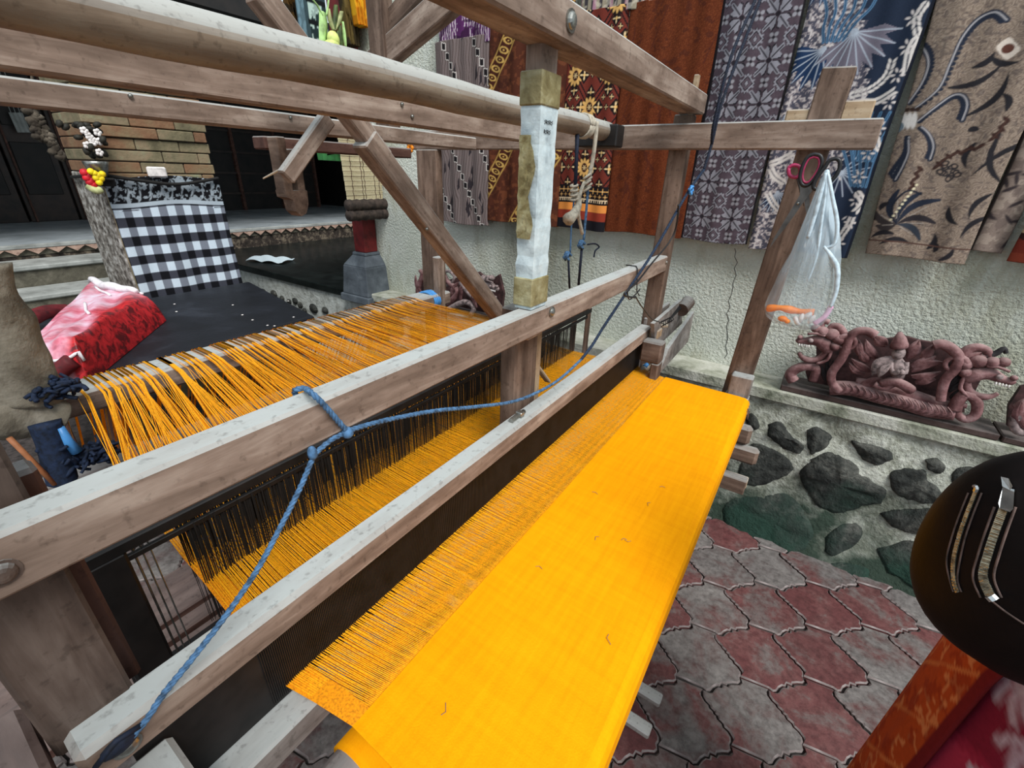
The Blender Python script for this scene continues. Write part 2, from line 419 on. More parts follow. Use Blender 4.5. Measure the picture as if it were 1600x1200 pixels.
def cracktube(name, pts, parent):
    mb = MB(); mb.tube([Vector((p.x+.006*math.sin(i*2.7), p.y, p.z)) for i, p in enumerate(smoothpath(pts, 3))], 0.0013, 4); return mb.build(name, M_wire, parent)
wb = bpy.data.objects['wall_back']
pts = []
for i, (px, py) in enumerate([(1148, 388), (1150, 410), (1147, 440), (1140, 470), (1137, 500), (1136, 530), (1134, 560)]):
    p = ony(px, py, 2.1995); pts.append(p)
cracktube('crack', pts, wb)
# ledge and stone plinth
M_ledge = blotch('mossy_ledge_cement', [(0.25, (78, 84, 66)), (0.40, (150, 152, 136)), (0.56, (184, 184, 172)), (0.8, (204, 204, 196))], 9, 0.9, 0.6, 60, 0.01, 'Object')
w = MB(); w.box((-2.62, 2.035, 0.605), (3.0, 2.21, 0.66), 0.006)
tag(w.build('trim_1', M_ledge), 'cement ledge along the foot of the batik wall', kind='structure')
def mossy(name, stops, zlo, zhi, moss):
    m, nt, b = newmat(name); geo = N(nt, 'ShaderNodeNewGeometry'); P = geo.outputs['Position']
    n1 = noise(nt, P, 9, 6, 0.65, 0.6); n2 = noise(nt, P, 55, 5, 0.65); n3 = noise(nt, P, 4.0, 4, 0.6)
    r = ramp(nt, stops); nt.links.new(mth(nt, 'ADD', mth(nt, 'MULTIPLY', n1.outputs[0], .7), mth(nt, 'MULTIPLY', n2.outputs[0], .3)), r.inputs[0])
    sep = N(nt, 'ShaderNodeSeparateXYZ'); nt.links.new(P, sep.inputs[0])
    mr = N(nt, 'ShaderNodeMapRange'); mr.inputs[1].default_value = zhi; mr.inputs[2].default_value = zlo; nt.links.new(sep.outputs[2], mr.inputs[0])
    fr = ramp(nt, [(0.52, (0, 0, 0)), (0.76, (255, 255, 255))])
    nt.links.new(mth(nt, 'ADD', mth(nt, 'MULTIPLY', mr.outputs[0], 0.5), mth(nt, 'MULTIPLY', n3.outputs[0], 0.7)), fr.inputs[0])
    nt.links.new(mix(nt, fr.outputs[0], r.outputs[0], L4(moss)), b.inputs['Base Color'])
    b.inputs['Roughness'].default_value = 0.85; b.inputs['Specular IOR Level'].default_value = 0.3
    bump(nt, b, mth(nt, 'ADD', n1.outputs[0], n2.outputs[0]), 0.8, 0.015); return m
M_rubble = mossy('plinth_mortar', [(0.32, (84, 86, 74)), (0.45, (150, 152, 138)), (0.56, (194, 196, 184)), (0.75, (216, 216, 206))], 0.0, 0.62, (44, 58, 48))
M_stone = mossy('dark_field_stone', [(0.34, (24, 26, 25)), (0.5, (52, 54, 51)), (0.66, (98, 98, 92))], -0.1, 0.5, (30, 56, 46))
def plinth_y(x, z):
    t = max(0, 1-z/0.6)
    return 2.05 - 0.03*t - 0.10*t**4 + 0.022*(mnoise.noise(Vector((x*7, z*7, 1.3)))) + 0.008*mnoise.noise(Vector((x*25, z*25, 4)))
v = []; f = []; nx, nz = 260, 32
for j in range(nz+1):
    for i in range(nx+1):
        x = -2.62+5.6*i/nx; z = -0.02+0.64*j/nz; v.append((x, plinth_y(x, z), z))
for j in range(nz):
    for i in range(nx): a = j*(nx+1)+i; f.append((a, a+1, a+nx+2, a+nx+1))
plinth = tag(meshobj('wall_plinth', v, f, M_rubble, smooth=True), 'low rubble plinth of dark stones in pale mortar', kind='structure')
stones_px = [
 [(1202, 667), (1215, 662), (1225, 666), (1235, 682), (1252, 695), (1250, 706), (1232, 703), (1205, 686)],
 [(1262, 676), (1275, 672), (1297, 685), (1290, 700), (1270, 708), (1262, 695)],
 [(1268, 722), (1290, 713), (1310, 716), (1335, 730), (1355, 750), (1378, 765), (1370, 783), (1345, 788), (1318, 795), (1285, 785), (1262, 760), (1255, 740)],
 [(1332, 693), (1350, 695), (1378, 702), (1393, 712), (1385, 722), (1365, 725), (1345, 716)],
 [(1395, 742), (1410, 737), (1440, 740), (1455, 755), (1475, 778), (1460, 783), (1420, 780), (1398, 766)],
 [(1448, 722), (1465, 722), (1478, 733), (1465, 741), (1452, 735)],
 [(1490, 745), (1500, 735), (1528, 738), (1532, 752), (1515, 765), (1492, 758)],
 [(1165, 700), (1185, 697), (1208, 705), (1225, 715), (1236, 732), (1215, 745), (1190, 752), (1160, 745)],
 [(1195, 772), (1225, 772), (1252, 790), (1266, 815), (1255, 832), (1225, 834), (1180, 818), (1142, 795), (1152, 772)],
 [(1292, 826), (1310, 815), (1335, 815), (1345, 828), (1330, 841), (1305, 846), (1293, 839)],
 [(1380, 802), (1410, 797), (1480, 795), (1495, 812), (1450, 830), (1405, 822)],
 [(1375, 850), (1430, 842), (1490, 855), (1500, 890), (1440, 897), (1390, 874)],
 [(1270, 858), (1300, 856), (1350, 868), (1340, 882), (1290, 876)],
 [(1540, 775), (1570, 768), (1600, 780), (1610, 810), (1570, 815), (1545, 800)],
 [(1520, 820), (1560, 825), (1570, 850), (1530, 855)],
 [(1163, 655), (1172, 650), (1182, 656), (1184, 668), (1172, 672)],
]
def stone(outl, parent, mat=None, proud=0.018):
    n = len(outl); cx = sum(p[0] for p in outl)/n; cz = sum(p[1] for p in outl)/n
    sm = curve2(outl+[outl[0]], 4)[:-1]; n = len(sm); v = []; f = []
    sm = [(x+.006*mnoise.noise(Vector((x*60, z*60, 2))), z+.006*mnoise.noise(Vector((x*60, z*60, 7)))) for x, z in sm]
    for k, (s, d) in enumerate(((1.03, -0.014), (0.99, 0.002), (0.86, proud*.55), (0.5, proud*.8))):
        for x, z in sm:
            xx = cx+(x-cx)*s; zz = cz+(z-cz)*s
            v.append((xx, plinth_y(xx, zz)-d-0.016*mnoise.noise(Vector((xx*30, zz*30, 9))), zz))
    for j in range(3):
        for i in range(n): f.append((j*n+i, j*n+(i+1) % n, (j+1)*n+(i+1) % n, (j+1)*n+i))
    v.append((cx, plinth_y(cx, cz)-proud*1.1, cz)); c = len(v)-1
    for i in range(n): f.append((3*n+i, 3*n+(i+1) % n, c))
    o = meshobj('stone', v, f, mat or M_stone, parent, smooth=True)
    return o
for s_ in stones_px:
    mx_ = sum(a for a, _ in s_)/len(s_); my_ = sum(b for _, b in s_)/len(s_)
    stone([(lambda p: (p.x, p.z))(ony(mx_+(px-mx_)*1.10, my_+(py-my_)*1.10, 2.03)) for px, py in s_], plinth)
for k in range(26):      # the same rubble goes on behind the loom
    cx = -2.5+2.2*((k % 13)+random.random()*.6)/13; cz = 0.18+0.26*(k//13)+random.uniform(-.04, .04); r0 = random.uniform(.05, .085); n = 9
    stone([(cx+r0*1.25*random.uniform(.75, 1.15)*math.cos(2*PI*i/n), cz+r0*random.uniform(.75, 1.15)*math.sin(2*PI*i/n)) for i in range(n)], plinth)

# raised pavilion at the back left: platform, steps, dark interior
M_plat = blotch('polished_grey_floor', [(0.3, (140, 148, 152)), (0.6, (182, 190, 194))], 3, 0.25, 0.05, 20)
M_dface = blotch('dark_carved_face', [(0.35, (38, 32, 28)), (0.5, (58, 50, 44)), (0.66, (120, 108, 92))], 24, 0.8, 0.6, 60)
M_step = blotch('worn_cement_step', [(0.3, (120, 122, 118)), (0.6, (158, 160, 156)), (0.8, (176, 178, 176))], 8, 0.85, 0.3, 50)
M_riser = blotch('dark_riser', [(0.3, (66, 62, 54)), (0.55, (92, 88, 76)), (0.75, (116, 110, 98))], 14, 0.9, 0.4, 60)  # risers a darker, browner tone than the treads
M_dark = plain('interior_gloom_board', (26, 21, 18), 0.6, 0.3, 8, 0.1)  # pavilion's inner gloom is put into this near-black colour
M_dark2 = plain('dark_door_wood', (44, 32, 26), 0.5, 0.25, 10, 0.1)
M_pinkt = blotch('pink_stone_trim', [(0.3, (132, 104, 92)), (0.6, (176, 148, 132))], 30, 0.85, 0.3, 60)
M_granite = blotch('black_granite', [(0.4, (14, 18, 18)), (0.62, (28, 33, 32)), (0.8, (46, 52, 50))], 9, 0.28, 0.08, 30)
XP = -5.2; ZP = 0.825
p = MB(); p.box((-8.2, -2.6, 0), (XP, 5.6, ZP)); plat = tag(p.build('floor_pavilion', M_plat), 'raised grey polished floor of the dark pavilion', kind='structure')
p = MB(); p.box((XP, -2.6, 0.60), (XP+.015, 5.6, ZP-.03)); p.build('face_board', M_dface, plat)
tm = MB(); tm.box((XP, -2.6, ZP-.018), (XP+.045, 5.6, ZP+.012), 0.004)
trim2 = tag(tm.build('trim_2', M_step), 'pale edge stone along the pavilion floor', kind='structure')
zz = MB(); y = -0.2
while y < 4.6:
    a = [(y, ZP-.02), (y+0.06, ZP-.062), (y+0.12, ZP-.02)]
    zz.add(*prism([(q[0], q[1]) for q in a], 0.03, 0, XP+.015)); y += 0.12
zb2 = MB(); zb2.box((XP+.005, -2.6, ZP-.07), (XP+.022, 5.6, ZP-.016)); zb2.build('border_back', M_riser, trim2)
tag(zz.build('zigzag_border', M_pinkt, trim2), kind=None)
nose = [((-4.84), 420), ((-4.5), 470), ((-4.2), 512)]
st = thing('stone_steps', 'worn cement steps climbing to the pavilion floor left of the brick pillar', 'steps', (-4.6, 0.4, 0))
for xf, py in nose:
    z1 = onx(0, py, xf).z
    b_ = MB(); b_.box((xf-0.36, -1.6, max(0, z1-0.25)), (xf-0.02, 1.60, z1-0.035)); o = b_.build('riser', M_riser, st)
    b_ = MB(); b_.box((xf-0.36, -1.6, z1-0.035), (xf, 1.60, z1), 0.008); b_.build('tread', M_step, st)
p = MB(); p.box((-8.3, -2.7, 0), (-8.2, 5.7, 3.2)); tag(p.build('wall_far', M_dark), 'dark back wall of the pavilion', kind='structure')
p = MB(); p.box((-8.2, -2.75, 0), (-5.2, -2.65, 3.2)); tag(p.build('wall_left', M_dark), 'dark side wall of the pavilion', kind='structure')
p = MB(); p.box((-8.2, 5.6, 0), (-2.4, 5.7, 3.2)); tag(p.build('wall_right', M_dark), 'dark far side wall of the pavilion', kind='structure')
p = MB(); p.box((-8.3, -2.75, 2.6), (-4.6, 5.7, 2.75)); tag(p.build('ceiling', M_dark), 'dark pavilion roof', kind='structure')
# black granite terrace with pebbled white face
p = MB(); p.box((-5.2, 2.04, 0.585), (-2.62, 5.6, 0.64), 0.006); terr = tag(p.build('floor_terrace', M_granite), 'black granite terrace top below the pavilion', kind='structure')
M_whitewall = blotch('whitewashed_rubble', [(0.3, (140, 142, 134)), (0.5, (186, 190, 184)), (0.7, (208, 212, 208))], 18, 0.9, 0.7, 50)
p = MB(); p.box((-5.2, 2.06, 0), (-2.62, 2.25, 0.585)); wt = tag(p.build('wall_terrace', M_whitewall), 'whitewashed terrace face set with small dark pebbles', kind='structure')
for px, py, r0 in ((412, 457, 6), (428, 459, 6), (441, 466, 4), (452, 471, 4), (461, 470, 5), (469, 476, 5), (490, 482, 8), (508, 485, 6), (402, 452, 5), (436, 474, 3), (476, 485, 4), (395, 448, 4)):
    c = ony(px, py, 2.055); rr = r0/694*c.length*1.0
    b_ = MB(); b_.ball(c, (rr*1.2, 0.018, rr*.9), None, 9, 5); b_.build('pebble', M_stone, wt, True)

# things standing in the pavilion
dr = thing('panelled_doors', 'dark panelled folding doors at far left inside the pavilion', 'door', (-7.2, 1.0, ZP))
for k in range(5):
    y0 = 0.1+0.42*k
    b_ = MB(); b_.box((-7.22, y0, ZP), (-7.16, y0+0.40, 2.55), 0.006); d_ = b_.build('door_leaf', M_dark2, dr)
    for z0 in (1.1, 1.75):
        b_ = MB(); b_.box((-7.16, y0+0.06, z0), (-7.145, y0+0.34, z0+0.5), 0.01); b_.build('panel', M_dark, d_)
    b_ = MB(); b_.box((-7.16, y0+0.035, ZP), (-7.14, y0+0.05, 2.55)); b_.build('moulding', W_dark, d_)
cs = thing('display_cabinet', 'tall dark cabinet with glazed shelves deep inside the pavilion', 'cabinet', (-7.8, 4.0, ZP))
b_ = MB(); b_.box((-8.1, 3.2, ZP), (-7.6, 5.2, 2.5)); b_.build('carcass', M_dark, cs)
for k in range(5):
    b_ = MB(); b_.box((-7.6, 3.22, 1.05+.28*k), (-7.57, 5.18, 1.08+.28*k)); b_.build('shelf', M_dark2, cs)
for k in range(4):
    b_ = MB(); b_.box((-7.6, 3.2+.65*k, ZP), (-7.55, 3.24+.65*k, 2.5)); b_.build('stile', W_dark, cs)
b_ = MB()
for k in range(3):
    c = onx(17+7*k, 176, -7.1); d = onx(31+7*k, 207, -7.1); b_.tube([(c.x, c.y, 2.62), c], .004, 5); b_.tube([c, d], 0.02, 6)
tag(b_.build('hanging_strips', M_step), 'pale grey strips hanging in the dark at far left', 'strip')

# brick pillar dressed with chequered cloth
M_brick = blotch('mossy_brick', [(0.3, (84, 78, 60)), (0.45, (116, 108, 84)), (0.58, (134, 118, 94)), (0.72, (134, 140, 112))], 6, 0.9, 0.4, 50)
M_brick2 = blotch('orange_brick', [(0.3, (98, 72, 54)), (0.5, (128, 96, 72)), (0.72, (128, 118, 90))], 6, 0.9, 0.4, 50)
M_carved = blotch('carved_grey_stone', [(0.36, (66, 60, 56)), (0.5, (128, 122, 114)), (0.62, (176, 172, 166)), (0.8, (196, 192, 188))], 26, 0.9, 0.8, 45)
PX, PY0, PY1 = -3.32, 0.955, 1.545
pil = thing('brick_pillar', 'square brick pillar with carved grey side, wrapped in chequered cloth', 'pillar', (PX-0.25, 1.25, 0))
b_ = MB(); b_.box((PX-0.40, PY0+0.012, 0), (PX-0.012, PY1-0.012, 2.5)); b_.build('core', M_mortar, pil)
b_ = MB(); b_.box((PX-0.42, PY0-0.0, 0.3), (PX-0.01, PY0+0.014, 1.39), 0.004); b_.build('carved_side', M_carved, pil)
b_ = MB(); b_.box((PX-0.03, PY0+0.01, 0.0), (PX, PY1-0.01, 1.33), 0.004); b_.build('lower_block', M_brick, pil)
z = 1.335; row = 0
while z < 2.4:
    h = 0.058; y = PY0-0.005*(row % 3) + (0.0 if row % 2 else -0.0); first = True
    ends = [PY0, PY0+(0.21 if row % 2 else 0.33), PY0+(0.43 if row % 2 else 0.52), PY1+0.012*(row % 2)]
    for a, c in zip(ends, ends[1:]):
        if c-a < 0.05: continue
        b_ = MB(); b_.box((PX-0.41, a+0.002, z+0.002), (PX+random.uniform(-.004, .004)+0.012*(row > 3), c-0.002, z+h-0.003), 0.004)
        b_.build('brick', M_brick if random.random() < .55 else M_brick2, pil)
    z += h; row += 1

# ================================================================== THE LOOM
loom = thing('hand_loom', 'large weathered timber handloom carrying the yellow warp, filling the foreground', 'loom', (-0.8, 0.75, 0))
def bx(name, a, b, mat, parent=loom, grain='z', ch=0.004):
    """axis-aligned timber between two corners; grain axis decides the texture direction"""
    a = Vector(a); b = Vector(b); c = (a+b)/2; d = Vector((abs(b.x-a.x), abs(b.y-a.y), abs(b.z-a.z)))
    if grain == 'x': return beam(name, (c.x-d.x/2, c.y, c.z), (c.x+d.x/2, c.y, c.z), d.y, d.z, mat, parent, (0, 0, 1), ch)
    if grain == 'y': return beam(name, (c.x, c.y-d.y/2, c.z), (c.x, c.y+d.y/2, c.z), d.x, d.z, mat, parent, (0, 0, 1), ch)
    return beam(name, (c.x, c.y, c.z-d.z/2), (c.x, c.y, c.z+d.z/2), d.x, d.y, mat, parent, (0, 1, 0), ch)
def bolt(p, axis, r=0.013, parent=loom, name='bolt', mat=None):
    """domed bolt head with washer, facing along axis"""
    p = Vector(p); a = Vector(axis).normalized(); mb = MB()
    mb.tube([p-a*0.002, p+a*0.002], r*1.15, 16)
    q = a.to_track_quat('Z', 'Y').to_matrix(); mb.ball(p+a*0.002, (r*.9, r*.9, r*.5), q, 14, 8)
    return mb.build(name, mat or M_metal, parent, False)

# far side frame (towards the batik wall)
beam('post', (-0.150, 1.742, 0), (-0.079, 1.742, 1.745), 0.082, 0.055, W_pink, loom, up=(0, 1, 0))    # front post
bx('tenon_block', (-0.182, 1.72, 1.614), (-0.122, 1.76, 1.648), W_pale, grain='x')
bx('tenon_block', (-0.044, 1.72, 1.614), (0.028, 1.76, 1.664), W_pale, grain='x')
rail = bx('top_rail', (-1.72, 1.676, 1.541), (0.058, 1.713, 1.616), W_main, grain='x')
bx('post', (-0.509, 1.714, 0), (-0.449, 1.768, 1.646), W_pink)                # middle post under the overhead beam
mb = MB(); mb.box((-0.467, 1.716, 1.64), (-0.452, 1.738, 1.753), 0.002); mb.build('peg', W_pale, loom)
bx('post', (-1.655, 1.668, 0), (-1.53, 1.71, 1.541), W_pink)                  # rear post
bx('post_cheek', (-1.535, 1.618, 0.62), (-1.495, 1.662, 1.08), W_main)
bx('lower_rail', (-1.7, 1.672, 0.34), (0.008, 1.712, 0.405), W_pink, grain='x')
bx('rail_tenon', (-0.3, 1.676, 0.475), (0.018, 1.716, 0.545), W_pink, grain='x', ch=0.012)
bx('rail_tenon', (-0.3, 1.676, 0.55), (-0.024, 1.716, 0.628), W_pink, grain='x', ch=0.012)
# near side frame, outside the picture but carrying the beams
for nm, a, b in (('post', (-0.125, -0.30, 0), (-0.045, -0.24, 1.68)), ('post', (-0.478, -0.30, 0), (-0.422, -0.24, 1.634)), ('post', (-1.655, -0.30, 0), (-1.53, -0.24, 1.541))):
    bx(nm, a, b, W_pink)
bx('top_rail', (-1.72, -0.24, 1.541), (0.058, -0.20, 1.616), W_main, grain='x')
bx('lower_rail', (-1.7, -0.24, 0.34), (0.008, -0.20, 0.405), W_pink, grain='x')

# overhead cross beams
ob = ybeam('overhead_beam', -0.4235, -0.28, 1.757, 1.646, 1.7035, 0.072, W_main, loom)
bolt((-0.4225, 0.788, 1.675), (1, 0, 0), 0.014)
b2 = ybeam('cross_beam', -0.94, -0.22, 1.69, 1.555, 1.615, 0.045, W_main, loom)
b3 = ybeam('cross_beam', -1.29, -0.22, 1.657, 1.537, 1.583, 0.05, W_main, loom)
ybeam('cross_beam', -1.56, 0.90, 1.55, 1.500, 1.538, 0.07, W_dark, loom)
for px, py, xf in ((628, 163, -0.938), (644, 182, -0.938), (454, 184, -1.288), (204, 150, -1.288)):
    bolt(onx(px, py, xf), (1, 0, 0), 0.004, loom, 'nail')
pm_ = MB(); pts = [(-0.71, -0.25+1.89*k/24, 1.594+0.002*math.sin(k*.7)) for k in range(25)]
pm_.tube(pts, [0.030+0.0008*math.sin(k*1.9) for k in range(25)], 24)
M = Matrix.Rotation(PI/2, 4, 'Z')
pv, pf = pm_.v, pm_.f
R_ = Matrix(((0, 1, 0, 0), (1, 0, 0, 0), (0, 0, 1, 0), (0, 0, 0, 1)))
def yobj(name, mb, mat, parent, smooth=True):
    """mesh whose local X runs along world Y, so that the grain follows a beam"""
    Mx = Matrix.Rotation(PI/2, 4, 'Z'); inv = Mx.inverted()
    return meshobj(name, [inv @ v for v in mb.v], mb.f, mat, parent, smooth, Mx)
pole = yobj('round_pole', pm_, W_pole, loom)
bx('pole_cradle', (-0.80, 1.60, 1.545), (-0.655, 1.665, 1.612), W_black, grain='x')

# rear bracing
c0 = ony(402, 2, 1.62); c1 = ony(785, 490, 1.62)
def xz(p, y): return Vector((p.x, y, p.z))
mid = ony(573, 226, 1.62)
xb = -1.14
A_ = onx(575, 226, xb); B_ = onx(782, 497, xb); D_ = (B_-A_).normalized(); U_ = Vector((0, -D_.z, D_.y))
beam('brace', A_-D_*.02, B_+D_*.05, 0.062, 0.060, W_main, loom, up=U_)
A2 = onx(400, -14, xb); beam('brace', A2, A_+D_*.06+U_*.012, 0.050, 0.050, W_main, loom, up=U_)
bolt(onx(667, 358, xb+.03), (1, 0, 0), 0.005, loom, 'nail')
bx('upper_post', (-1.865, 1.63, 1.60), (-1.772, 1.70, 2.45), W_pink)
beam('upper_brace', (-2.02, 1.675, 1.83), (-1.20, 1.675, 2.14), 0.06, 0.10, W_main, loom, up=(0, 0, 1))
p1 = ony(590, 62, 1.70); p2 = ony(668, -25, 1.70)
beam('upper_brace', p1, p2, 0.06, 0.075, W_pink, loom, up=(0, 0, 1))
# hanging fork on the rear beams
fk = MB()
poly = [(0.845, 1.53), (0.845, 1.40), (0.842, 1.345), (0.856, 1.318), (0.872, 1.310), (0.892, 1.318), (0.905, 1.345), (0.905, 1.53), (0.882, 1.53), (0.882, 1.40), (0.868, 1.40), (0.868, 1.53)]
for a, b in (((0.838, 1.375), (0.866, 1.53)), ((0.884, 1.375), (0.908, 1.50))):
    fk.box((-1.438, a[0], a[1]), (-1.387, b[0], b[1]), 0.003)
fk.add(*prism([(0.838, 1.385), (0.840, 1.366), (0.858, 1.358), (0.862, 1.325), (0.878, 1.310), (0.896, 1.318), (0.908, 1.345), (0.910, 1.385)], 0.055, 0, -1.44))
fork = fk.build('pulley_fork', W_pink, loom)
beam('fork_brace', onx(446, 278, -1.235), onx(512, 184, -1.235), 0.03, 0.042, W_main, loom, up=(0, 1, 1))
st_ = MB(); st_.tube([onx(411, 279, -1.36), onx(438, 265, -1.36)], [0.002, 0.004], 6); st_.build('twig_peg', W_pale, fork)

# swinging beating frame: swords, upper bar, batten
def sword(y0, y1, wrapped):
    s_ = bx('sword', (-0.494, y0, 1.13), (-0.460, y1, 1.652), W_main)
    if wrapped:
        x0, x1, a, b = -0.496, -0.458, y0-0.002, y1+0.002
        mb = MB(); n = 22; ring = []
        for k in range(n+1):
            z = 1.199+0.389*k/n; e = 0.0009*math.sin(k*1.7)+.0007*math.sin(k*2.9); pts_ = []
            for (px_, py_) in ((x0-e, a-e), (x1+.0015+e*.4, a-e), (x1+.0015+e*.4, b+e), (x0-e, b+e)): pts_.append(Vector((px_, py_, z)))
            ring.append(pts_)
        for k in range(n):
            mb.add(ring[k]+ring[k+1], [(i, (i+1) % 4, 4+(i+1) % 4, 4+i) for i in range(4)])
        pap = mb.build('newspaper_wrap', M_paper, s_)
        for z0, z1 in ((1.559, 1.610), (1.205, 1.262)):
            mb = MB(); mb.box((x0-.0035, a-.0035, z0), (x1+.004, b+.0035, z1), 0.002); mb.build('tape_band', M_tape, s_)
        # crumpled strip of tape on the left face
        mb = MB(); v = []; f = []; nn = 14
        for k in range(nn+1):
            for i in range(4):
                z = 1.338+0.176*k/nn; xx = x0+0.002+(0.030+.006*math.sin(k*.8))*i/3 + (0.006*math.sin(k*.9+i) if 0 < i < 3 else 0)
                v.append((xx, a-0.004-0.004*abs(math.sin(k*1.3+i*2.1)), z))
        for k in range(nn):
            for i in range(3): q = k*4+i; f.append((q, q+1, q+5, q+4))
        meshobj('tape_strip', v, f, M_tape, s_)
    return s_
sw = sword(0.767, 0.823, True)
def scribble(parent):
    """two lines of small handwritten letters on the paper wrap (too faint to read)"""
    mb = MB()
    for row, (z0, n) in enumerate(((1.533, 5), (1.518, 4))):
        for k in range(n):
            y0 = 0.779+0.006*k; h = 0.0055
            seq = [(0, 0), (0, h), (0.004, h*.6), (0.0005, h*.4), (0.0045, 0)] if (k+row) % 2 else [(0.004, h), (0, h*.8), (0.004, h*.3), (0, 0)]
            mb.tube([(-0.4555, y0+a, z0+b) for a, b in seq], 0.0006, 4)
    mb.build('pen_writing', M_black, parent)
scribble(sw)
bx('sword_foot', (-0.560, 0.807, 0.86), (-0.515, 0.905, 1.18), W_pink, loom)
bx('sword_slot_cheek', (-0.55, 0.918, 0.90), (-0.525, 0.945, 1.17), W_pale, loom)
beam('thin_strut', onx(826, 555, -.54), onx(856, 596, -.54), 0.02, 0.008, W_pale, loom)
np_ = bx('sword', (-0.53, -0.043, 0.905), (-0.497, 0.026, 1.66), W_sword)
bx('sword_back', (-0.56, -0.01, 0.905), (-0.531, 0.040, 1.20), W_dark)
br = ybeam('upper_bar', -0.45, -0.06, 1.768, 1.1405, 1.197, 0.040, W_main, loom)
bolt(onx(862, 487, -0.449), (1, 0, 0), 0.010); bolt(onx(2, 895, -0.451), (1, 0, 0), 0.010, mat=W_sword); bolt(onx(1041, 410, -0.449), (1, 0, 0), 0.006)
bat = ybeam('batten', -0.46, -0.034, 1.70, 0.879, 0.932, 0.046, W_main, loom, ch=0.007)
rd = MB(); rd.box((-0.492, 0.0, 0.735), (-0.486, 1.70, 0.885)); reed = rd.build('reed_backing', W_black, bat)
rc = MB()
for k in range(560):
    y = 0.14+1.54*k/560; rc.box((-0.486, y, 0.74), (-0.484, y+0.0012, 0.88))
tag(rc.build('reed_dents', W_black, bat), kind='stuff')
race = ybeam('shuttle_race', -0.445, -0.12, 1.80, 0.676, 0.728, 0.06, W_grey, loom)
# eye hole and screw on the batten
bolt((-0.459, 0.0, 0.905), (1, 0, 0), 0.011, bat, 'cord_eye')
sc_ = MB(); a = onx(803, 633, -0.49); b = onx(823, 622, -0.49); a.z = b.z = 0.936
sc_.tube([(-0.483, 0.745, 0.938), (-0.483, 0.80, 0.938)], 0.006, 8); sc_.box((-0.492, 0.775, 0.932), (-0.474, 0.79, 0.946), 0.002); sc_.build('turnbuckle', M_metal, bat)

# shuttle boxes at both ends of the batten
def shuttle_box(y0, y1, far):
    sb = MB()
    bk = bx('shuttle_box', (-0.50, y0, 0.73), (-0.485, y1, 0.955 if far else 0.86), W_grey, bat, grain='y')
    xf = -0.392
    if far:
        q = [onx(1045, 545, -0.385), onx(1085, 487, -0.385), onx(1075, 534, -0.385), onx(1030, 584, -0.385)]
        v = [Vector((p.x-d, p.y, p.z)) for d in (0, 0.014) for p in q]
        f = [(0, 1, 2, 3), (7, 6, 5, 4), (0, 4, 5, 1), (1, 5, 6, 2), (2, 6, 7, 3), (3, 7, 4, 0)]
        meshobj('box_wall', v, f, W_grey, bk)
        bx('box_end', (-0.462, 1.605, 0.815), (-0.385, 1.66, 0.898), W_sword, bk, 'x', 0.006)
        bx('box_foot', (-0.415, 1.605, 0.735), (-0.385, 1.66, 0.815), W_sword, bk, 'z', 0.004)
        mb = MB(); mb.tube([(-0.445, 1.70, 0.905), (-0.425, 2.02, 0.965)], 0.010, 10); mb.build('spindle_rod', M_wire, bk)
        mb = MB(); mb.tube([(-0.418, 1.96, 0.945), (-0.413, 2.04, 0.965)], 0.029, 20); mb.build('end_roller', W_sword, bk)
        q = [onx(1022, 506, -.43), onx(1066, 468, -.43), onx(1066, 505, -.43), onx(1024, 545, -.43)]
        v = [Vector((p.x-d, p.y, p.z)) for d in (0, 0.014) for p in q]; meshobj('back_wall', v, f, W_grey, bk)
        mb = MB(); mb.box((-0.462, 1.675, 0.885), (-0.425, 1.735, 0.925), 0.006); mb.build('picker', W_pale, bk)
        mb = MB(); mb.tube([(-0.46, 1.72, 0.93), (-0.41, 1.74, 0.935)], 0.011, 8); mb.build('picker_pad', M_cord, bk)
    else:
        bx('box_wall', (-0.47, y0, 0.73), (-0.455, y1, 0.84), W_grey, bk, 'y')
    return bk
shuttle_box(1.71, 2.03, True)
bx('box_end', (-0.485, -0.10, 0.735), (-0.42, 0.033, 0.848), W_grey, bat, 'x', 0.006)

# breast beam, back beam, rollers, lower cross boards
ybeam('breast_beam', -0.066, -0.22, 1.712, 0.672, 0.744, 0.08, W_grey, loom)
bx('beam_head', (-0.140, 1.666, 0.69), (-0.068, 1.714, 0.822), W_grey, grain='z')
ybeam('back_beam', -1.50, 0.06, 1.71, 0.838, 0.902, 0.11, W_main, loom, ch=0.008)
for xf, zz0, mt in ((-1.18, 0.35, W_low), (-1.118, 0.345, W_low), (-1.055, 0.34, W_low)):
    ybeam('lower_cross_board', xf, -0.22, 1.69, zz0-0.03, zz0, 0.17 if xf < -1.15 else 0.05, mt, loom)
rl = MB(); rl.tube([(-0.40, -0.2, 0.56), (-0.40, 1.66, 0.56)], 0.05, 20); yobj('cloth_roller', rl, W_dark, loom)
rl = MB(); rl.tube([(-1.85, 0.05, 0.46), (-1.85, 1.68, 0.46)], 0.07, 20); yobj('warp_roller', rl, W_dark, loom)
for y0 in (0.80, 0.895):
    beam('treadle', (-1.0, y0, 0.10), (-0.035, y0-0.005, 0.105), 0.035, 0.022, W_grey, loom)
bx('treadle_rail', (-1.05, -0.2, 0.04), (-0.99, 1.69, 0.085), W_dark, grain='y')
bx('stretcher', (-0.32, 1.69, 0.36), (0.01, 1.725, 0.40), W_pale, grain='x')

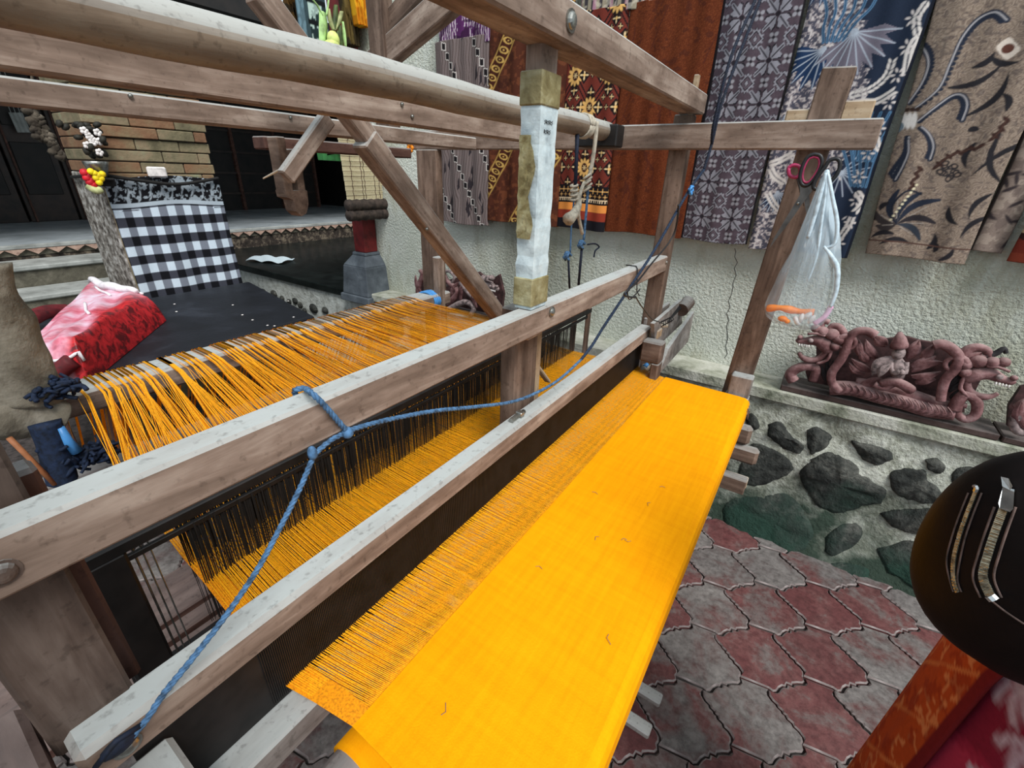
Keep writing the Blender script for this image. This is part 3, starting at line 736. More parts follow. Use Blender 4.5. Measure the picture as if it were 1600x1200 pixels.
# heddle frames: black bars, stiles, thousands of cotton heddles
for kx, xh in enumerate((-0.752, -0.815)):
    hf = ybeam('heddle_frame', xh+0.008, 0.045, 1.765, 0.918+0.012*kx, 0.938+0.012*kx, 0.016, W_black, loom, 0.002)
    ybeam('lower_bar', xh+0.008, 0.045, 1.765, 0.585, 0.61, 0.016, W_black, hf, 0.002)
    ybeam('heddle_bar', xh+0.004, 0.06, 1.755, 0.898+0.012*kx, 0.908+0.012*kx, 0.008, W_black, hf, 0.001)
    bx('stile', (xh-0.008, 0.045, 0.60), (xh+0.008, 0.098, 0.92), W_black, hf)
    bx('stile', (xh-0.008, 1.735, 0.60), (xh+0.008, 1.762, 0.945), W_pink, hf)
    v = []; f = []
    n = 1000
    for k in range(n):
        y = 0.178+1.45*k/n + rng.normal(0, .0006); w_ = 0.0008 + 0.0005*rng.random(); zb = 0.755+0.010*rng.standard_normal()+(0.02 if k % 2 else -0.005)
        x = xh + rng.normal(0, .003); tl = rng.normal(0, .0012)
        zm = zb+.05+.05*rng.random(); a = len(v); v += [(x, y-w_*1.15, 0.908), (x, y+w_*1.15, 0.908), (x, y+w_*.55+tl, zb), (x, y-w_*.55+tl, zb), (x, y+w_*.6, 0.62), (x, y-w_*.6, 0.62)]
        f += [(a, a+1, a+2, a+3)]
        if k % 2: f += [(a+3, a+2, a+4, a+5)]
    tag(meshobj('heddles', v, f, M_black, hf), kind='stuff')
    for y in (0.106, 0.116, 0.126):
        mb = MB(); mb.tube([(xh, y, 0.60), (xh, y, 0.92)], 0.0012, 4); mb.build('frame_wire', M_metal, hf)

# ================================================================== WARP AND CLOTH
web = thing('woven_cloth', 'bright yellow half woven cloth stretched on the loom with its warp', 'cloth', (-0.3, 0.9, 0.75))
def cloth_mat():
    m, nt, b = newmat('plain_yellow_weave'); tc = N(nt, 'ShaderNodeTexCoord'); P = tc.outputs['Object']
    n1 = noise(nt, mapping(nt, P, (2, 26, 10)), 3, 4); n2 = noise(nt, mapping(nt, P, (30, 2, 10)), 3.5, 3); n3 = noise(nt, P, 420, 2)
    a = mth(nt, 'ADD', mth(nt, 'ADD', mth(nt, 'MULTIPLY', n1.outputs[0], .35), mth(nt, 'MULTIPLY', n2.outputs[0], .45)), mth(nt, 'MULTIPLY', n3.outputs[0], .2))
    r = ramp(nt, [(0.30, (236, 146, 0)), (0.5, (245, 159, 1)), (0.7, (252, 169, 4))]); nt.links.new(a, r.inputs[0])
    nt.links.new(r.outputs[0], b.inputs['Base Color']); b.inputs['Roughness'].default_value = 0.85; b.inputs['Specular IOR Level'].default_value = 0.1
    bump(nt, b, n3.outputs[0], 0.25, 0.002); return m
M_cloth = cloth_mat()
yn = lambda x: 0.182+0.02*(-(x+0.36))   # near selvedge
YF = 1.655
prof = [(-0.362, 0.7535), (-0.30, 0.7525), (-0.2, 0.7515), (-0.10, 0.7505), (-0.076, 0.749), (-0.063, 0.742), (-0.0585, 0.732), (-0.0585, 0.70), (-0.0585, 0.665), (-0.075, 0.652), (-0.15, 0.63), (-0.26, 0.60), (-0.36, 0.588)]
v = []; f = []; ny = 120
for i, (x, z) in enumerate(prof):
    for j in range(ny+1):
        t = j/ny; ya = yn(max(x, -0.362)) - (0.0 if i < 7 else 0.0); y = ya+(YF-ya)*t
        wob = 0.0015*math.sin(i*2.3)*(1-t)**8
        v.append((x+wob, y, z + 0.0009*mnoise.noise(Vector((x*9, y*7, 0)))))
for i in range(len(prof)-1):
    for j in range(ny): a = i*(ny+1)+j; f.append((a, a+1, a+ny+2, a+ny+1))
o = meshobj('web', v, f, M_cloth, web, smooth=False); md = o.modifiers.new('thickness', 'SOLIDIFY'); md.thickness = 0.0012; md.offset = -1
rl = MB(); rl.tube([(-0.40, 0.19, 0.56), (-0.40, 1.65, 0.56)], 0.056, 24); yobj('cloth_roll', rl, M_cloth, web)

def ribbons(name, paths, widths, mat):
    v = []; f = []
    for p, w_ in zip(paths, widths):
        a = len(v)
        for k, q in enumerate(p):
            d = p[min(k+1, len(p)-1)]-p[max(k-1, 0)]; s = Vector((-d.y, d.x, 0))
            s = s.normalized() if s.length > 1e-6 else Vector((0, 1, 0))
            v += [q-s*w_, q+s*w_]
        for k in range(len(p)-1): b = a+2*k; f.append((b, b+1, b+3, b+2))
    return tag(meshobj(name, v, f, mat, web), kind='stuff')
pa, wa, pb, wb_ = [], [], [], []
NT = 1150; GR = 13
gy = {}
for k in range(NT):
    s = (k+0.5)/NT; up = k % 2
    yr = 0.163+1.527*s + rng.normal(0, .0007); yf = 0.19+1.462*s
    g = k//GR
    if g not in gy: gy[g] = (rng.normal(0, .011), rng.normal(0, .010), 0.12+0.30*rng.random())
    sg = (g+0.5)*GR/NT; yh = 0.180+1.45*s + rng.normal(0, .0007)
    yb = 0.256+1.23*(sg + gy[g][2]*(s-sg)) + gy[g][0] + (rng.normal(0, .02) if rng.random() < .06 else 0)
    ym = yb + (yh-yb)*0.88 + rng.normal(0, .004)
    zs = 0.012 if up else -0.012
    z0 = 0.003 if up else -0.001
    path = [Vector((-0.360, yf, 0.7515)), Vector((-0.43, yf+(yr-yf)*.55, 0.7505+zs*.28)), Vector((-0.49, yr, 0.752+zs*.55)), Vector((-0.755, yh, 0.766+zs)), Vector((-0.86, yh, 0.776+zs*.8)),
            Vector((-1.16, ym, 0.842+zs*.4+rng.normal(0, .003))), Vector((-1.46, yb+rng.normal(0, .0012), 0.897+z0)), Vector((-1.515, yb, 0.9045+z0)), Vector((-1.60, yb, 0.9045+z0)), Vector((-1.625, yb, 0.89)), Vector((-1.85, yb, 0.53))]
    (pa if up else pb).append(path); (wa if up else wb_).append(0.00058+0.00030*rng.random() if up else 0.00060+0.0003*rng.random())
ribbons('warp_threads', pa, wa, M_yarn); ribbons('warp_threads', pb, wb_, M_yarn2)
# dense selvedge band on the near side
sel = []; sw_ = []
for k in range(40):
    t = k/39; sel.append([Vector((-0.360, 0.183+0.028*t, 0.754)), Vector((-0.43, 0.172+0.033*t, 0.7545)), Vector((-0.49, 0.160+0.036*t, 0.756)), Vector((-0.755, 0.176+0.03*t, 0.772)), Vector((-0.86, 0.18+0.03*t, 0.778))]); sw_.append(0.0006)
ribbons('selvedge_threads', sel, sw_, M_yarn2)
# stray ends at the breast beam corner
mb = MB()
for k in range(7):
    y = 1.55+0.1*rng.random(); p0 = Vector((-0.058, y, 0.735)); mb.tube([p0, p0+Vector((0.006, .004, -.012)), p0+Vector((0.010, -.004+.01*rng.random(), -.03))], 0.0007, 4)
for k in range(9):
    c = Vector((-0.30+0.22*rng.random(), 0.25+0.75*rng.random(), 0.754)); a = rng.random()*6
    mb.tube([c+Vector((0.008*math.cos(a+q*.7)*q, 0.008*math.sin(a+q*.5)*q, 0.0008)) for q in range(3)], 0.0005, 4)
tag(mb.build('loose_fibres', W_dark, web), kind='stuff')

# ================================================================== BATIK CLOTHS ON THE WALL
M_print = colattr('printed_cotton')
YB = 2.135
def P2(px, py):
    q = ony(px, py, YB); return (q.x, q.z)
def hang(cl, seed, ypl=YB, skew=0.0, sag=0.004):
    LW = max(1e-6, cl.x1-cl.x0)
    r = random.Random(seed); ph = [r.uniform(0, 6) for _ in range(3)]
    def pos(U, V):
        t = (cl.z1-V)/(cl.z1-cl.z0)
        y = ypl + sag*np.sin(U*34+ph[0]+V*1.5)*t + 0.003*np.sin(U*80+ph[1]) - 0.006*t
        edge = np.minimum(U-cl.x0, cl.x1-U); y = y + 0.012*np.exp(-np.maximum(edge, 0)/0.012)
        z = V + 0.004*np.sin(U*18+ph[2])*t
        return U + 0.003*np.sin(V*9+ph[2]) + skew*(V-cl.z0)*(cl.x1-U)/LW, y, z
    return pos
ZT = 2.35; STEP = 0.0026
def newcloth(pxl, pxr, zt=ZT, step=STEP, ztrim=0.0):
    (xa, za), (xb, zb) = P2(*pxl), P2(*pxr)
    return Cloth(xa, xb, (za+zb)/2, zt, step)
GRP = 'batik cloths hung on the wall'
def finish(cl, name, label, seed, thick=0.022, ypl=YB, sag=0.004, skew=0.0):
    o = sheet(name, cl, hang(cl, seed, ypl, skew, sag), M_print, None, thick); return tag(o, label, 'cloth', GRP)

# 1 grey brown, streaked, with diagonal chains of small lozenges
c = newcloth((688, 347), (763, 352)); c.fill((124, 110, 108)); U, V = c.U, c.V
n = c.noise(9, 3, 1); ph = U*150+5*n+1.2*np.sin(V*22+n*6)
c.put(np.clip(np.sin(ph*2.4)*1.3-.1, 0, 1)*.8, (86, 72, 68)); c.put(np.clip(np.sin(ph*4.1+1)*1.2-.5, 0, 1)*.6, (150, 138, 136))
r = random.Random(3)
for k in range(46):
    x = c.x0+r.random()*(c.x1-c.x0); z = c.z0+r.random()*(c.z1-c.z0)
    c.poly([(x, z), (x+.016, z+.02), (x+.012, z+.075), (x+.004, z+.05)] if k % 2 else [(x, z), (x-.018, z+.03), (x-.004, z+.07)], (52, 46, 50))
for x0 in np.arange(c.x0-1.0, c.x1+.3, 0.20):
    for k in range(60):
        x = x0+0.0225*k; z = c.z0+1.35-0.043*k+0.02
        for s_, col in ((.0190, (60, 52, 52)), (.0170, (205, 196, 190)), (.0125, (34, 30, 32))):
            c.poly([(x-s_*.8, z+s_*1.2), (x+s_*.8, z+s_*.9), (x+s_*.8, z-s_*1.2), (x-s_*.8, z-s_*.9)], col)
finish(c, 'streaked_batik', 'grey brown streaked batik with diagonal chains of black lozenges, nearest the wall corner', 1)
# 2 dark brown with diagonal gold bands
c = newcloth((762, 345), (872, 352)); c.fill((84, 44, 30)); U, V = c.U, c.V
n = c.noise(60, 3, 2); c.put((n > .55).astype(float)*.6, (122, 70, 44)); c.put((c.noise(22, 2, 8) > .62)*.5, (54, 28, 22))
t = (V - U*1.55)/1.845; band = (t+10) % 0.25; along = (U+V*1.55)/1.845
inb = ((band > .05) & (band < .115)).astype(float); c.put(inb, (70, 34, 24))
for e in (.05, .115): c.put(c.aa(np.abs(band-e)-.004), (176, 138, 74))
s_ = (along % 0.042)/0.042-.5; q = (band-.0825)/.032
d1 = np.abs(np.hypot(s_*2.2+q*.35, q*.9)-.62); c.put((d1 < .16)*inb, (196, 158, 88)); c.put((np.hypot(s_*2.4+q*.4, q)*1.0 < .18)*inb, (196, 158, 88))
finish(c, 'diagonal_batik', 'dark brown batik with diagonal gold bands, behind the papered upright', 2)
# 3 rust with cream medallions and striped border
c = newcloth((868, 350), (942, 366)); 
c.x0 -= .0; c.fill((112, 48, 38)); U, V = c.U, c.V
a_, b_w = 0.165, 0.245
u = ((U-c.x0+0.03)/a_); w_ = ((V-c.z0-.03)/b_w)
p_ = (u+w_) % 1; q_ = (u-w_) % 1
for e in (0.0,):
    d = np.minimum(np.minimum(p_, 1-p_), np.minimum(q_, 1-q_)); c.put((d < .075).astype(float), (30, 20, 22)); c.put((d < .035).astype(float), (112, 48, 38))
def flower(x, z, R, c1, c2, n=8):
    for k in range(n):
        a = 2*PI*k/n; c.ell(x+R*.62*math.cos(a), z+R*.62*math.sin(a), R*.36, R*.16, a, c1)
    c.ell(x, z, R*.28, R*.28, 0, c2)
for i in range(-4, 8):
    for j in range(-2, 8):
        for ox, oz in ((0, 0), (.5, .5)):
            x = c.x0-.03+a_*(i+ox); z = c.z0+.03+b_w*(j+oz)
            if not (c.x0-.08 < x < c.x1+.08 and c.z0-.1 < z < c.z1+.1): continue
            c.ell(x, z, .036, .050, 0, (32, 22, 22)); flower(x, z, .042, (226, 176, 104), (226, 176, 104), 12)
            c.ell(x, z, .022, .028, 0, (226, 176, 104)); c.ell(x, z, .015, .02, 0, (60, 28, 26)); flower(x, z, .012, (240, 208, 150), (240, 208, 150), 6)
            xm = x+a_*.5; zm = z
            for dx, dz, rr in ((0, .066, .019), (-.040, 0, .021), (.040, 0, .021), (0, -.066, .019), (-.02, .038, .010), (.02, .038, .010), (0, 0, .010)):
                c.poly([(xm+dx-rr*1.25, zm+dz), (xm+dx, zm+dz+rr*1.6), (xm+dx+rr*1.25, zm+dz), (xm+dx, zm+dz-rr*1.6)], (30, 20, 22)); flower(xm+dx, zm+dz, rr*.95, (236, 206, 156), (236, 190, 120), 4)
h = V-c.z0
c.put(((h < .20)).astype(float), (26, 22, 26))
for k in range(14):
    x = c.x0-.02+.026*k; flower(x, c.z0+.178, .013, (230, 170, 96), (236, 200, 140), 4); flower(x+.013, c.z0+.155, .009, (230, 170, 96), (236, 200, 140), 4)
c.put(((h > .125) & (h < .142) & ((U % .012) < .006)), (222, 196, 160)); c.put(((h > .136) & (h < .142)), (222, 196, 160))
c.put((h < .118), (232, 146, 70)); c.put((h < .085), (146, 56, 40)); c.put((h < .045), (28, 26, 32))
finish(c, 'medallion_batik', 'rust batik with cream medallions and an orange striped hem', 3)
# 4 plain rust brown with a feathery ground
c = newcloth((943, 363), (1063, 369)); c.fill((94, 43, 21)); U, V = c.U, c.V
n1 = c.noise(40, 4, 5); n2 = c.noise(13, 3, 6); ang = n2*14
hair = np.sin((U*np.cos(ang)+V*np.sin(ang))*620+n1*9)
c.put(np.clip(hair*1.4-.5, 0, 1)*.65, (132, 70, 38)); c.put(np.clip(-hair*1.4-.6, 0, 1)*.5, (84, 36, 18)); c.put((n1 > .66)*.6, (70, 32, 22))
r = random.Random(4)
for k in range(16):
    x = c.x0+r.random()*(c.x1-c.x0); z = c.z0+r.random()*(c.z1-c.z0); s_ = .02+.03*r.random()
    c.line(curve2([(x, z), (x+s_*.5, z+s_*1.6), (x+s_*r.uniform(-.6, 1.4), z+s_*3)], 4), .0022, (74, 34, 26), al=.7)
finish(c, 'rust_batik', 'plain looking rust brown batik with a feathery ground', 4, ypl=YB+.004)
# 5 plum grey with pale geometric lattice
c = newcloth((1062, 371), (1166, 384)); c.fill((78, 66, 74)); U, V = c.U, c.V
c.put((c.noise(70, 2, 7) > .58)*.25, (96, 84, 92))
def motif5(x, z, s, kind):
    pale = (140, 138, 146); dk = (40, 36, 42)
    if kind == 0:      # square eye
        for k, (rr, col) in enumerate(((1.0, dk), (.92, pale), (.72, dk), (.60, (92, 80, 88)), (.32, dk), (.24, pale))):
            R = s*rr; c.poly([(x-R, z), (x, z+R*1.15), (x+R, z), (x, z-R*1.15)], col)
        for k in range(8):
            a = 2*PI*k/8+PI/8; R = s*1.02; c.ell(x+R*.78*math.cos(a), z+R*.85*math.sin(a), s*.14, s*.10, a, pale)
    else:              # four armed cross of angular leaves
        for a0 in (PI/4, 3*PI/4, 5*PI/4, 7*PI/4):
            ca, sa = math.cos(a0), math.sin(a0)
            def L(u, v): return (x+s*(u*ca-v*sa), z+s*(u*sa+v*ca)*1.1)
            for g, col in ((1.25, dk), (1.0, pale)):
                c.poly([L(.18, -.12*g), L(.55, -.40*g), L(.75, -.36*g), L(.72, -.12*g), L(1.12, -.1*g), L(1.18, .12*g), L(.72, .14*g), L(.78, .40*g), L(.52, .38*g), L(.18, .12*g)], col)
            c.line([L(.25, 0), L(1.05, 0)], s*.045, dk)
        c.ell(x, z, s*.16, s*.16, 0, dk)
dx, dz = .118, .135
for i in range(-1, 6):
    for j in range(-1, 13):
        x = c.x0+.02+dx*i; z = c.z0+.03+dz*j
        if x > c.x1+.1 or z > c.z1+.1: continue
        motif5(x, z, .030, 0); motif5(x+dx/2, z+dz/2, .050, 1)
        for ex, ez in ((dx/2, 0), (0, dz/2)):
            xx, zz_ = x+ex, z+ez
            for k in range(4):
                a = PI/4+PI/2*k; c.ell(xx+.011*math.cos(a), zz_+.012*math.sin(a), .007, .006, a, (150, 148, 154))
            c.ell(xx, zz_, .005, .005, 0, (40, 36, 42))
c.put((U-c.x0 < .012).astype(float), (30, 26, 30)); c.put((c.x1-U < .006).astype(float), (30, 26, 30))
finish(c, 'plum_batik', 'dark plum grey batik with a pale geometric lattice, beside the middle post', 5)
# 6 navy and white with leaf fans and vines
c = newcloth((1168, 386), (1318, 402)); c.x1 = P2(1324, 398)[0]
c = Cloth(c.x0, c.x1, c.z0, ZT, STEP); c.fill((34, 44, 62)); U, V = c.U, c.V
n1 = c.noise(16, 4, 11); cells = c.noise(140, 2, 12)
bound = c.x0 + .20 + .05*np.sin(V*8.0+1.0)+.02*((V*31) % 1)
ground = (U < bound)
c.put(ground.astype(float), (150, 140, 142)); c.put((ground & (cells > .52)).astype(float)*.85, (52, 56, 74))
c.put((ground & (cells < .36)).astype(float), (196, 188, 186))
def fan(x, z, R, a0, spread, col, line, n=9):
    for k in range(n):
        a = a0+spread*(k/(n-1)-.5); ca, sa = math.cos(a), math.sin(a); r1 = R*(1-.25*abs(k/(n-1)-.5))
        c.poly([(x, z), (x+ca*r1*.62-sa*R*.11, z+sa*r1*.62+ca*R*.11), (x+ca*r1, z+sa*r1), (x+ca*r1*.62+sa*R*.11, z+sa*r1*.62-ca*R*.11)], col)
    for k in range(n):
        a = a0+spread*(k/(n-1)-.5); c.line([(x, z), (x+math.cos(a)*R*.9, z+math.sin(a)*R*.9)], .0016, line)
    c.ell(x, z, R*.08, R*.08, 0, line)
for px, py, R, a0, sp, col in ((1285, 78, .125, -1.9, 2.6, (30, 52, 84)), (1333, 52, .14, -1.2, 2.4, (112, 106, 118)), (1315, 270, .09, -.5, 3.0, (44, 50, 70)), (1215, 300, .08, -1.3, 2.2, (30, 42, 66)), (1285, 320, .12, -1.8, 1.6, (30, 46, 74)), (1300, -60, .12, -1.9, 2.2, (30, 52, 84)), (1215, 210, .07, .9, 2.0, (40, 52, 78))):
    x, z = P2(px, py); fan(x, z, R, a0, sp, col, (176, 184, 196))
# blue feather plumes
for pts in ([(1300, 65), (1310, 40), (1325, 15), (1330, -20)], [(1350, 250), (1365, 215), (1385, 175)], [(1345, 290), (1350, 262), (1352, 235)]):
    for o_ in np.linspace(-.028, .028, 6):
        q = [P2(*p) for p in pts]; q = [(x+o_*(1+.6*i), z) for i, (x, z) in enumerate(q)]
        c.line(curve2(q, 5), .0042, (86, 126, 160)); c.line(curve2(q, 5), .0012, (28, 40, 62))
def vine(pts, n=26, R=.008):
    q = curve2([P2(*p) for p in pts], 12)
    m = len(q)
    for k in range(n):
        i = min(m-2, int(k*(m-1)/n)); x, z = q[i]; tx, tz = q[i+1][0]-x, q[i+1][1]-z; a = math.atan2(tz, tx)
        for s_ in (-1, 1): c.ell(x-s_*R*.8*math.sin(a), z+s_*R*.8*math.cos(a), R*.75, R*.34, a+s_*.7, (214, 206, 200))
for pts in ([(1445, 5), (1430, 30), (1435, 55), (1450, 40)], [(1430, 60), (1420, 80), (1415, 115)], [(1330, 150), (1360, 140), (1385, 118), (1395, 90)], [(1345, 160), (1370, 158), (1400, 140)], [(1230, 340), (1210, 320), (1200, 300)], [(1330, 340), (1322, 355), (1310, 372), (1300, 390)], [(1340, 300), (1348, 315), (1335, 330)], [(1205, 255), (1220, 250), (1240, 240)], [(1370, 215), (1375, 230), (1390, 225)], [(1225, 285), (1212, 275), (1205, 262)]): vine(pts)
r = random.Random(9)
for k in range(60):
    x = c.x0+r.random()*(c.x1-c.x0); z = c.z0+.02+r.random()*.32; a = r.uniform(0, 6)
    if r.random() < .5: c.ell(x, z, .008, .003, a, (206, 198, 196))
for k in range(11):
    x = c.x1-.025-.02*r.random(); z = c.z0+.05+.075*k
    for q in range(6): a = q*1.05; c.ell(x+.013*math.cos(a), z+.016*math.sin(a), .007, .0035, a, (210, 200, 196))
c.put((c.x1-U < .010).astype(float), (18, 22, 34))
finish(c, 'navy_batik', 'navy and white batik with blue leaf fans and beaded vines', 6, thick=.03)
# 7 tan with a fine scroll ground and navy plumes
c = newcloth((1350, 398), (1507, 410)); c.fill((142, 125, 110)); U, V = c.U, c.V
n1 = c.noise(30, 3, 21); n2 = c.noise(9, 2, 22)
worm = np.sin(n1*44+U*90*np.cos(n2*8)+V*90*np.sin(n2*8)); c.put(np.clip(worm*1.5-.35, 0, 1)*.55, (96, 80, 76)); c.put(np.clip(-worm-.55, 0, 1)*.8, (186, 168, 152))
c.put((c.noise(120, 1, 23) > .72)*.45, (74, 66, 68))
def plume(pts, w0=.004, w1=.009):
    q = curve2([P2(*p) for p in pts], 10); m = len(q)
    for k in range(0, m-1):
        t = k/m; x, z = q[k]; tx, tz = q[k+1][0]-x, q[k+1][1]-z; L = math.hypot(tx, tz)+1e-9
        if k % 2 == 0: c.ell(x+tz/L*(w0+(w1-w0)*t), z-tx/L*(w0+(w1-w0)*t), .007, .006, 0, (38, 44, 58))
    c.line(q, 0, (38, 44, 58), [w0*.7+(w1-w0)*k/m for k in range(m)]); c.line(q, .0019, (172, 168, 170))
for pts in ([(1437, 160), (1458, 130), (1470, 100), (1467, 75), (1453, 63)], [(1445, 170), (1480, 140), (1500, 100), (1520, 60), (1545, 30), (1570, 18), (1585, 30)], [(1448, 190), (1475, 168), (1500, 150), (1515, 150), (1520, 165), (1512, 188)],
            [(1452, 200), (1463, 212), (1468, 230), (1462, 250)], [(1433, 215), (1428, 240), (1415, 260), (1405, 275)], [(1432, 220), (1430, 240), (1420, 262), (1408, 282)]): plume(pts)
x, z = P2(1428, 186)
for k in range(5): xx, zz_ = P2(1418+7*k, 178); c.ell(xx, zz_-.02, .007, .024, .15, (226, 220, 214)); c.ell(xx, zz_+.012, .006, .006, 0, (60, 44, 38))
c.ell(*P2(1414, 199), .022, .018, 0, (110, 126, 136))
def leafp(px, py, L, a, w=.008, col=(40, 38, 42)):
    x, z = P2(px, py); ca, sa = math.cos(a), math.sin(a)
    q = [(x+L*t*ca-sa*L*.18*math.sin(PI*t), z+L*t*sa+ca*L*.18*math.sin(PI*t)) for t in np.linspace(0, 1, 8)]
    c.line(q, 0, col, [w*math.sin(PI*(k+.15)/8.2) for k in range(8)])
for args in ((1575, 98, .11, 3.7), (1582, 112, .12, 4.3), (1570, 145, .05, 5.2), (1598, 95, .06, 2.9), (1565, 80, .05, 4.0), (1575, 290, .16, 2.0), (1590, 250, .06, .6), (1520, 275, .20, .55), (1515, 262, .07, 1.6), (1560, 300, .10, 5.3), (1395, 240, .05, 4.4), (1520, 205, .02, .3)): leafp(*args)
for k in range(14): 
    x, z = P2(1490+7*math.cos(k*1.3)*(1+k*.09), 268+6*math.sin(k*1.3)*(1+k*.09)); c.ell(x, z, .010, .008, k, (40, 38, 42)); c.ell(x, z, .005, .004, k, (140, 120, 106))
for k in range(12):
    x, z = P2(1583+9*math.cos(k*.52*1.0), 75+11*math.sin(k*.52)); c.ell(x, z, .010, .006, k*.5, (220, 206, 192))
x, z = P2(1583, 75); c.ell(x, z, .012, .012, 0, (96, 60, 50))
for pts in ([(1470, 262), (1490, 245), (1515, 235), (1545, 225)], [(1555, 215), (1568, 200), (1578, 180)], [(1430, 295), (1440, 275), (1448, 262)]):
    q = curve2([P2(*p) for p in pts], 6)
    for k in range(0, len(q)-1, 2): c.ell(q[k][0], q[k][1], .012, .005, .9+(k % 4)*.8, (60, 40, 36))
    c.line(q, .0012, (80, 56, 48))
# lower flower
for a, L, col in ((1.2, .13, (40, 46, 60)), (1.75, .13, (40, 46, 60)), (.75, .15, (40, 46, 60)), (.15, .12, (48, 44, 48)), (-.5, .10, (54, 60, 70)), (2.6, .09, (60, 54, 54)), (3.3, .06, (60, 54, 54))): leafp(1402, 352, L*.85, a, .010, col); c.line([(P2(1402, 352)[0]+L*.15*math.cos(a), P2(1402, 352)[1]+L*.15*math.sin(a)), (P2(1402, 352)[0]+L*.6*math.cos(a), P2(1402, 352)[1]+L*.6*math.sin(a))], .0012, (170, 160, 150))
q = curve2([P2(1402, 350), P2(1396, 335), P2(1405, 315), P2(1425, 300), P2(1445, 305)], 6); c.line(q, .003, (36, 40, 52))
for k in range(10): x, z = P2(1400+5*k, 345-6*k); c.ell(x-.01, z, .004, .004, 0, (226, 214, 180))
for args in ((1362, 372, .06, .3), (1372, 383, .08, .2), (1500, 370, .09, .9), (1498, 350, .06, 2.2), (1490, 385, .05, 4.2), (1462, 365, .05, 4.6), (1460, 378, .03, 5), (1515, 340, .08, 1.2), (1380, 330, .03, 1), (1372, 345, .03, 2)): leafp(*args)
h = V-c.z0
c.put(c.aa(np.abs(h-.048)-.0025), (92, 68, 60))
finish(c, 'tan_batik', 'tan batik with navy plumes and black leaves, right of the navy one', 7, thick=.03, sag=.006, skew=-.062)
# 8 same family, plain tan fold and dark red neighbour at the right edge
c = Cloth(P2(1508, 408)[0]+.004, P2(1572, 396)[0], P2(1540, 400)[1]+.01, ZT, .003); c.fill((138, 122, 112)); U, V = c.U, c.V
n1 = c.noise(40, 3, 31); c.put((n1 > .55)*.5, (96, 82, 78)); c.put((n1 < .36)*.6, (176, 160, 146))
r = random.Random(31)
for k in range(30):
    x = c.x0+r.random()*(c.x1-c.x0); z = c.z0+r.random()*(c.z1-c.z0); a = r.random()*6; c.ell(x, z, .02, .005, a, (60, 52, 54))
c.put((U-c.x0 < .006).astype(float), (60, 52, 50))
finish(c, 'tan_fold_batik', 'mottled tan batik hanging in a fold right of the plumed one', 8, ypl=YB+.03)
c = Cloth(P2(1576, 404)[0], P2(1576, 404)[0]+.36, P2(1590, 408)[1], ZT, .003); c.fill((44, 26, 24)); U, V = c.U, c.V
n1 = c.noise(34, 3, 41); c.put((n1 > .55)*.9, (110, 42, 30)); c.put((n1 < .34), (170, 150, 120)); c.put((V-c.z0 < .03), (120, 52, 36))
finish(c, 'dark_red_batik', 'dark red and black batik at the right edge of the picture', 9)
# upper row glimpsed above the first cloths
def upper(pxl, pxr, zb, label, fn, seed, name):
    (xa, _), (xb, _) = P2(*pxl), P2(*pxr); c = Cloth(xa, xb, zb, 2.62, .004); fn(c); return finish(c, name, label, seed, ypl=YB+.012)
def ikat(c):
    c.fill((92, 44, 96)); n = c.noise(60, 2, 51); s_ = np.sin(c.U*420+n*5); c.put(np.clip(s_*1.6-.3, 0, 1)*(c.noise(22, 2, 52) > .45), (222, 206, 214)); c.put((c.noise(30, 2, 53) > .62)*.8, (50, 24, 52))
z1_top = P2(720, 60)[1]
def trim_top(name, px, py):
    o = bpy.data.objects[name]; zc = P2(px, py)[1]; me = o.data
    bm = bmesh.new(); bm.from_mesh(me); bmesh.ops.delete(bm, geom=[q for q in bm.verts if q.co.z > zc], context='VERTS'); bm.to_mesh(me); bm.free()
trim_top('streaked_batik', 725, 58); trim_top('medallion_batik', 930, 14); trim_top('rust_batik', 985, 4)
upper((683, 52), (790, 40), P2(720, 72)[1], 'purple and white ikat cloth showing above the streaked batik', ikat, 52, 'purple_ikat')
def stripes(c):
    c.fill((150, 140, 120)); c.put((np.sin(c.U*190) > .2).astype(float), (60, 56, 60)); c.put((np.sin(c.U*90+1) > .75).astype(float), (176, 130, 146)); c.put((c.noise(50, 2, 54) > .6)*.4, (220, 210, 190))
upper((905, 12), (1000, 8), P2(930, 22)[1], 'striped grey and pink cloth showing above the medallion batik', stripes, 55, 'striped_cloth')
# rods that carry the cloths
rd_ = MB(); rd_.tube([(-2.1, 2.165, 2.60), (1.2, 2.165, 2.60)], 0.012, 10)
tag(rd_.build('hanging_rod', W_dark), 'long dark rod carrying the batik cloths along the wall', 'rod')

# ================================================================== ROPES AND CORDS
def twisted(pts, r, n=10, seg=6, pitch=0.022):
    """two-strand laid rope as one mesh"""
    path = smoothpath(pts, n); fr = frames(path); mb = MB(); L = 0; acc = [0]
    for a, b in zip(path, path[1:]): L += (b-a).length; acc.append(L)
    # resample
    m = max(8, int(L/0.0045)); rp = []
    j = 0
    for k in range(m+1):
        t = L*k/m
        while j < len(acc)-2 and acc[j+1] < t: j += 1
        u = (t-acc[j])/max(1e-9, acc[j+1]-acc[j]); rp.append(path[j].lerp(path[j+1], min(1, u)))
    fr = frames(rp)
    for s in range(3):
        q = []
        for k, (p, (t, a, b)) in enumerate(zip(rp, fr)):
            w_ = 2*PI*(L*k/m)/pitch + s*2*PI/3; q.append(p + a*math.cos(w_)*r*.55 + b*math.sin(w_)*r*.55)
        mb.tube(q, r*.58, seg)
    return mb
M_rdark = plain('slate_blue_rope', (28, 45, 68), 0.75, 0.2, 120, 0.1)
def pathx(pts): return [onx(px, py, x) for px, py, x in pts]
rp = thing('blue_rope', 'blue twisted picking rope slung across the loom from upper right', 'rope', (-0.45, 0.3, 0.95))
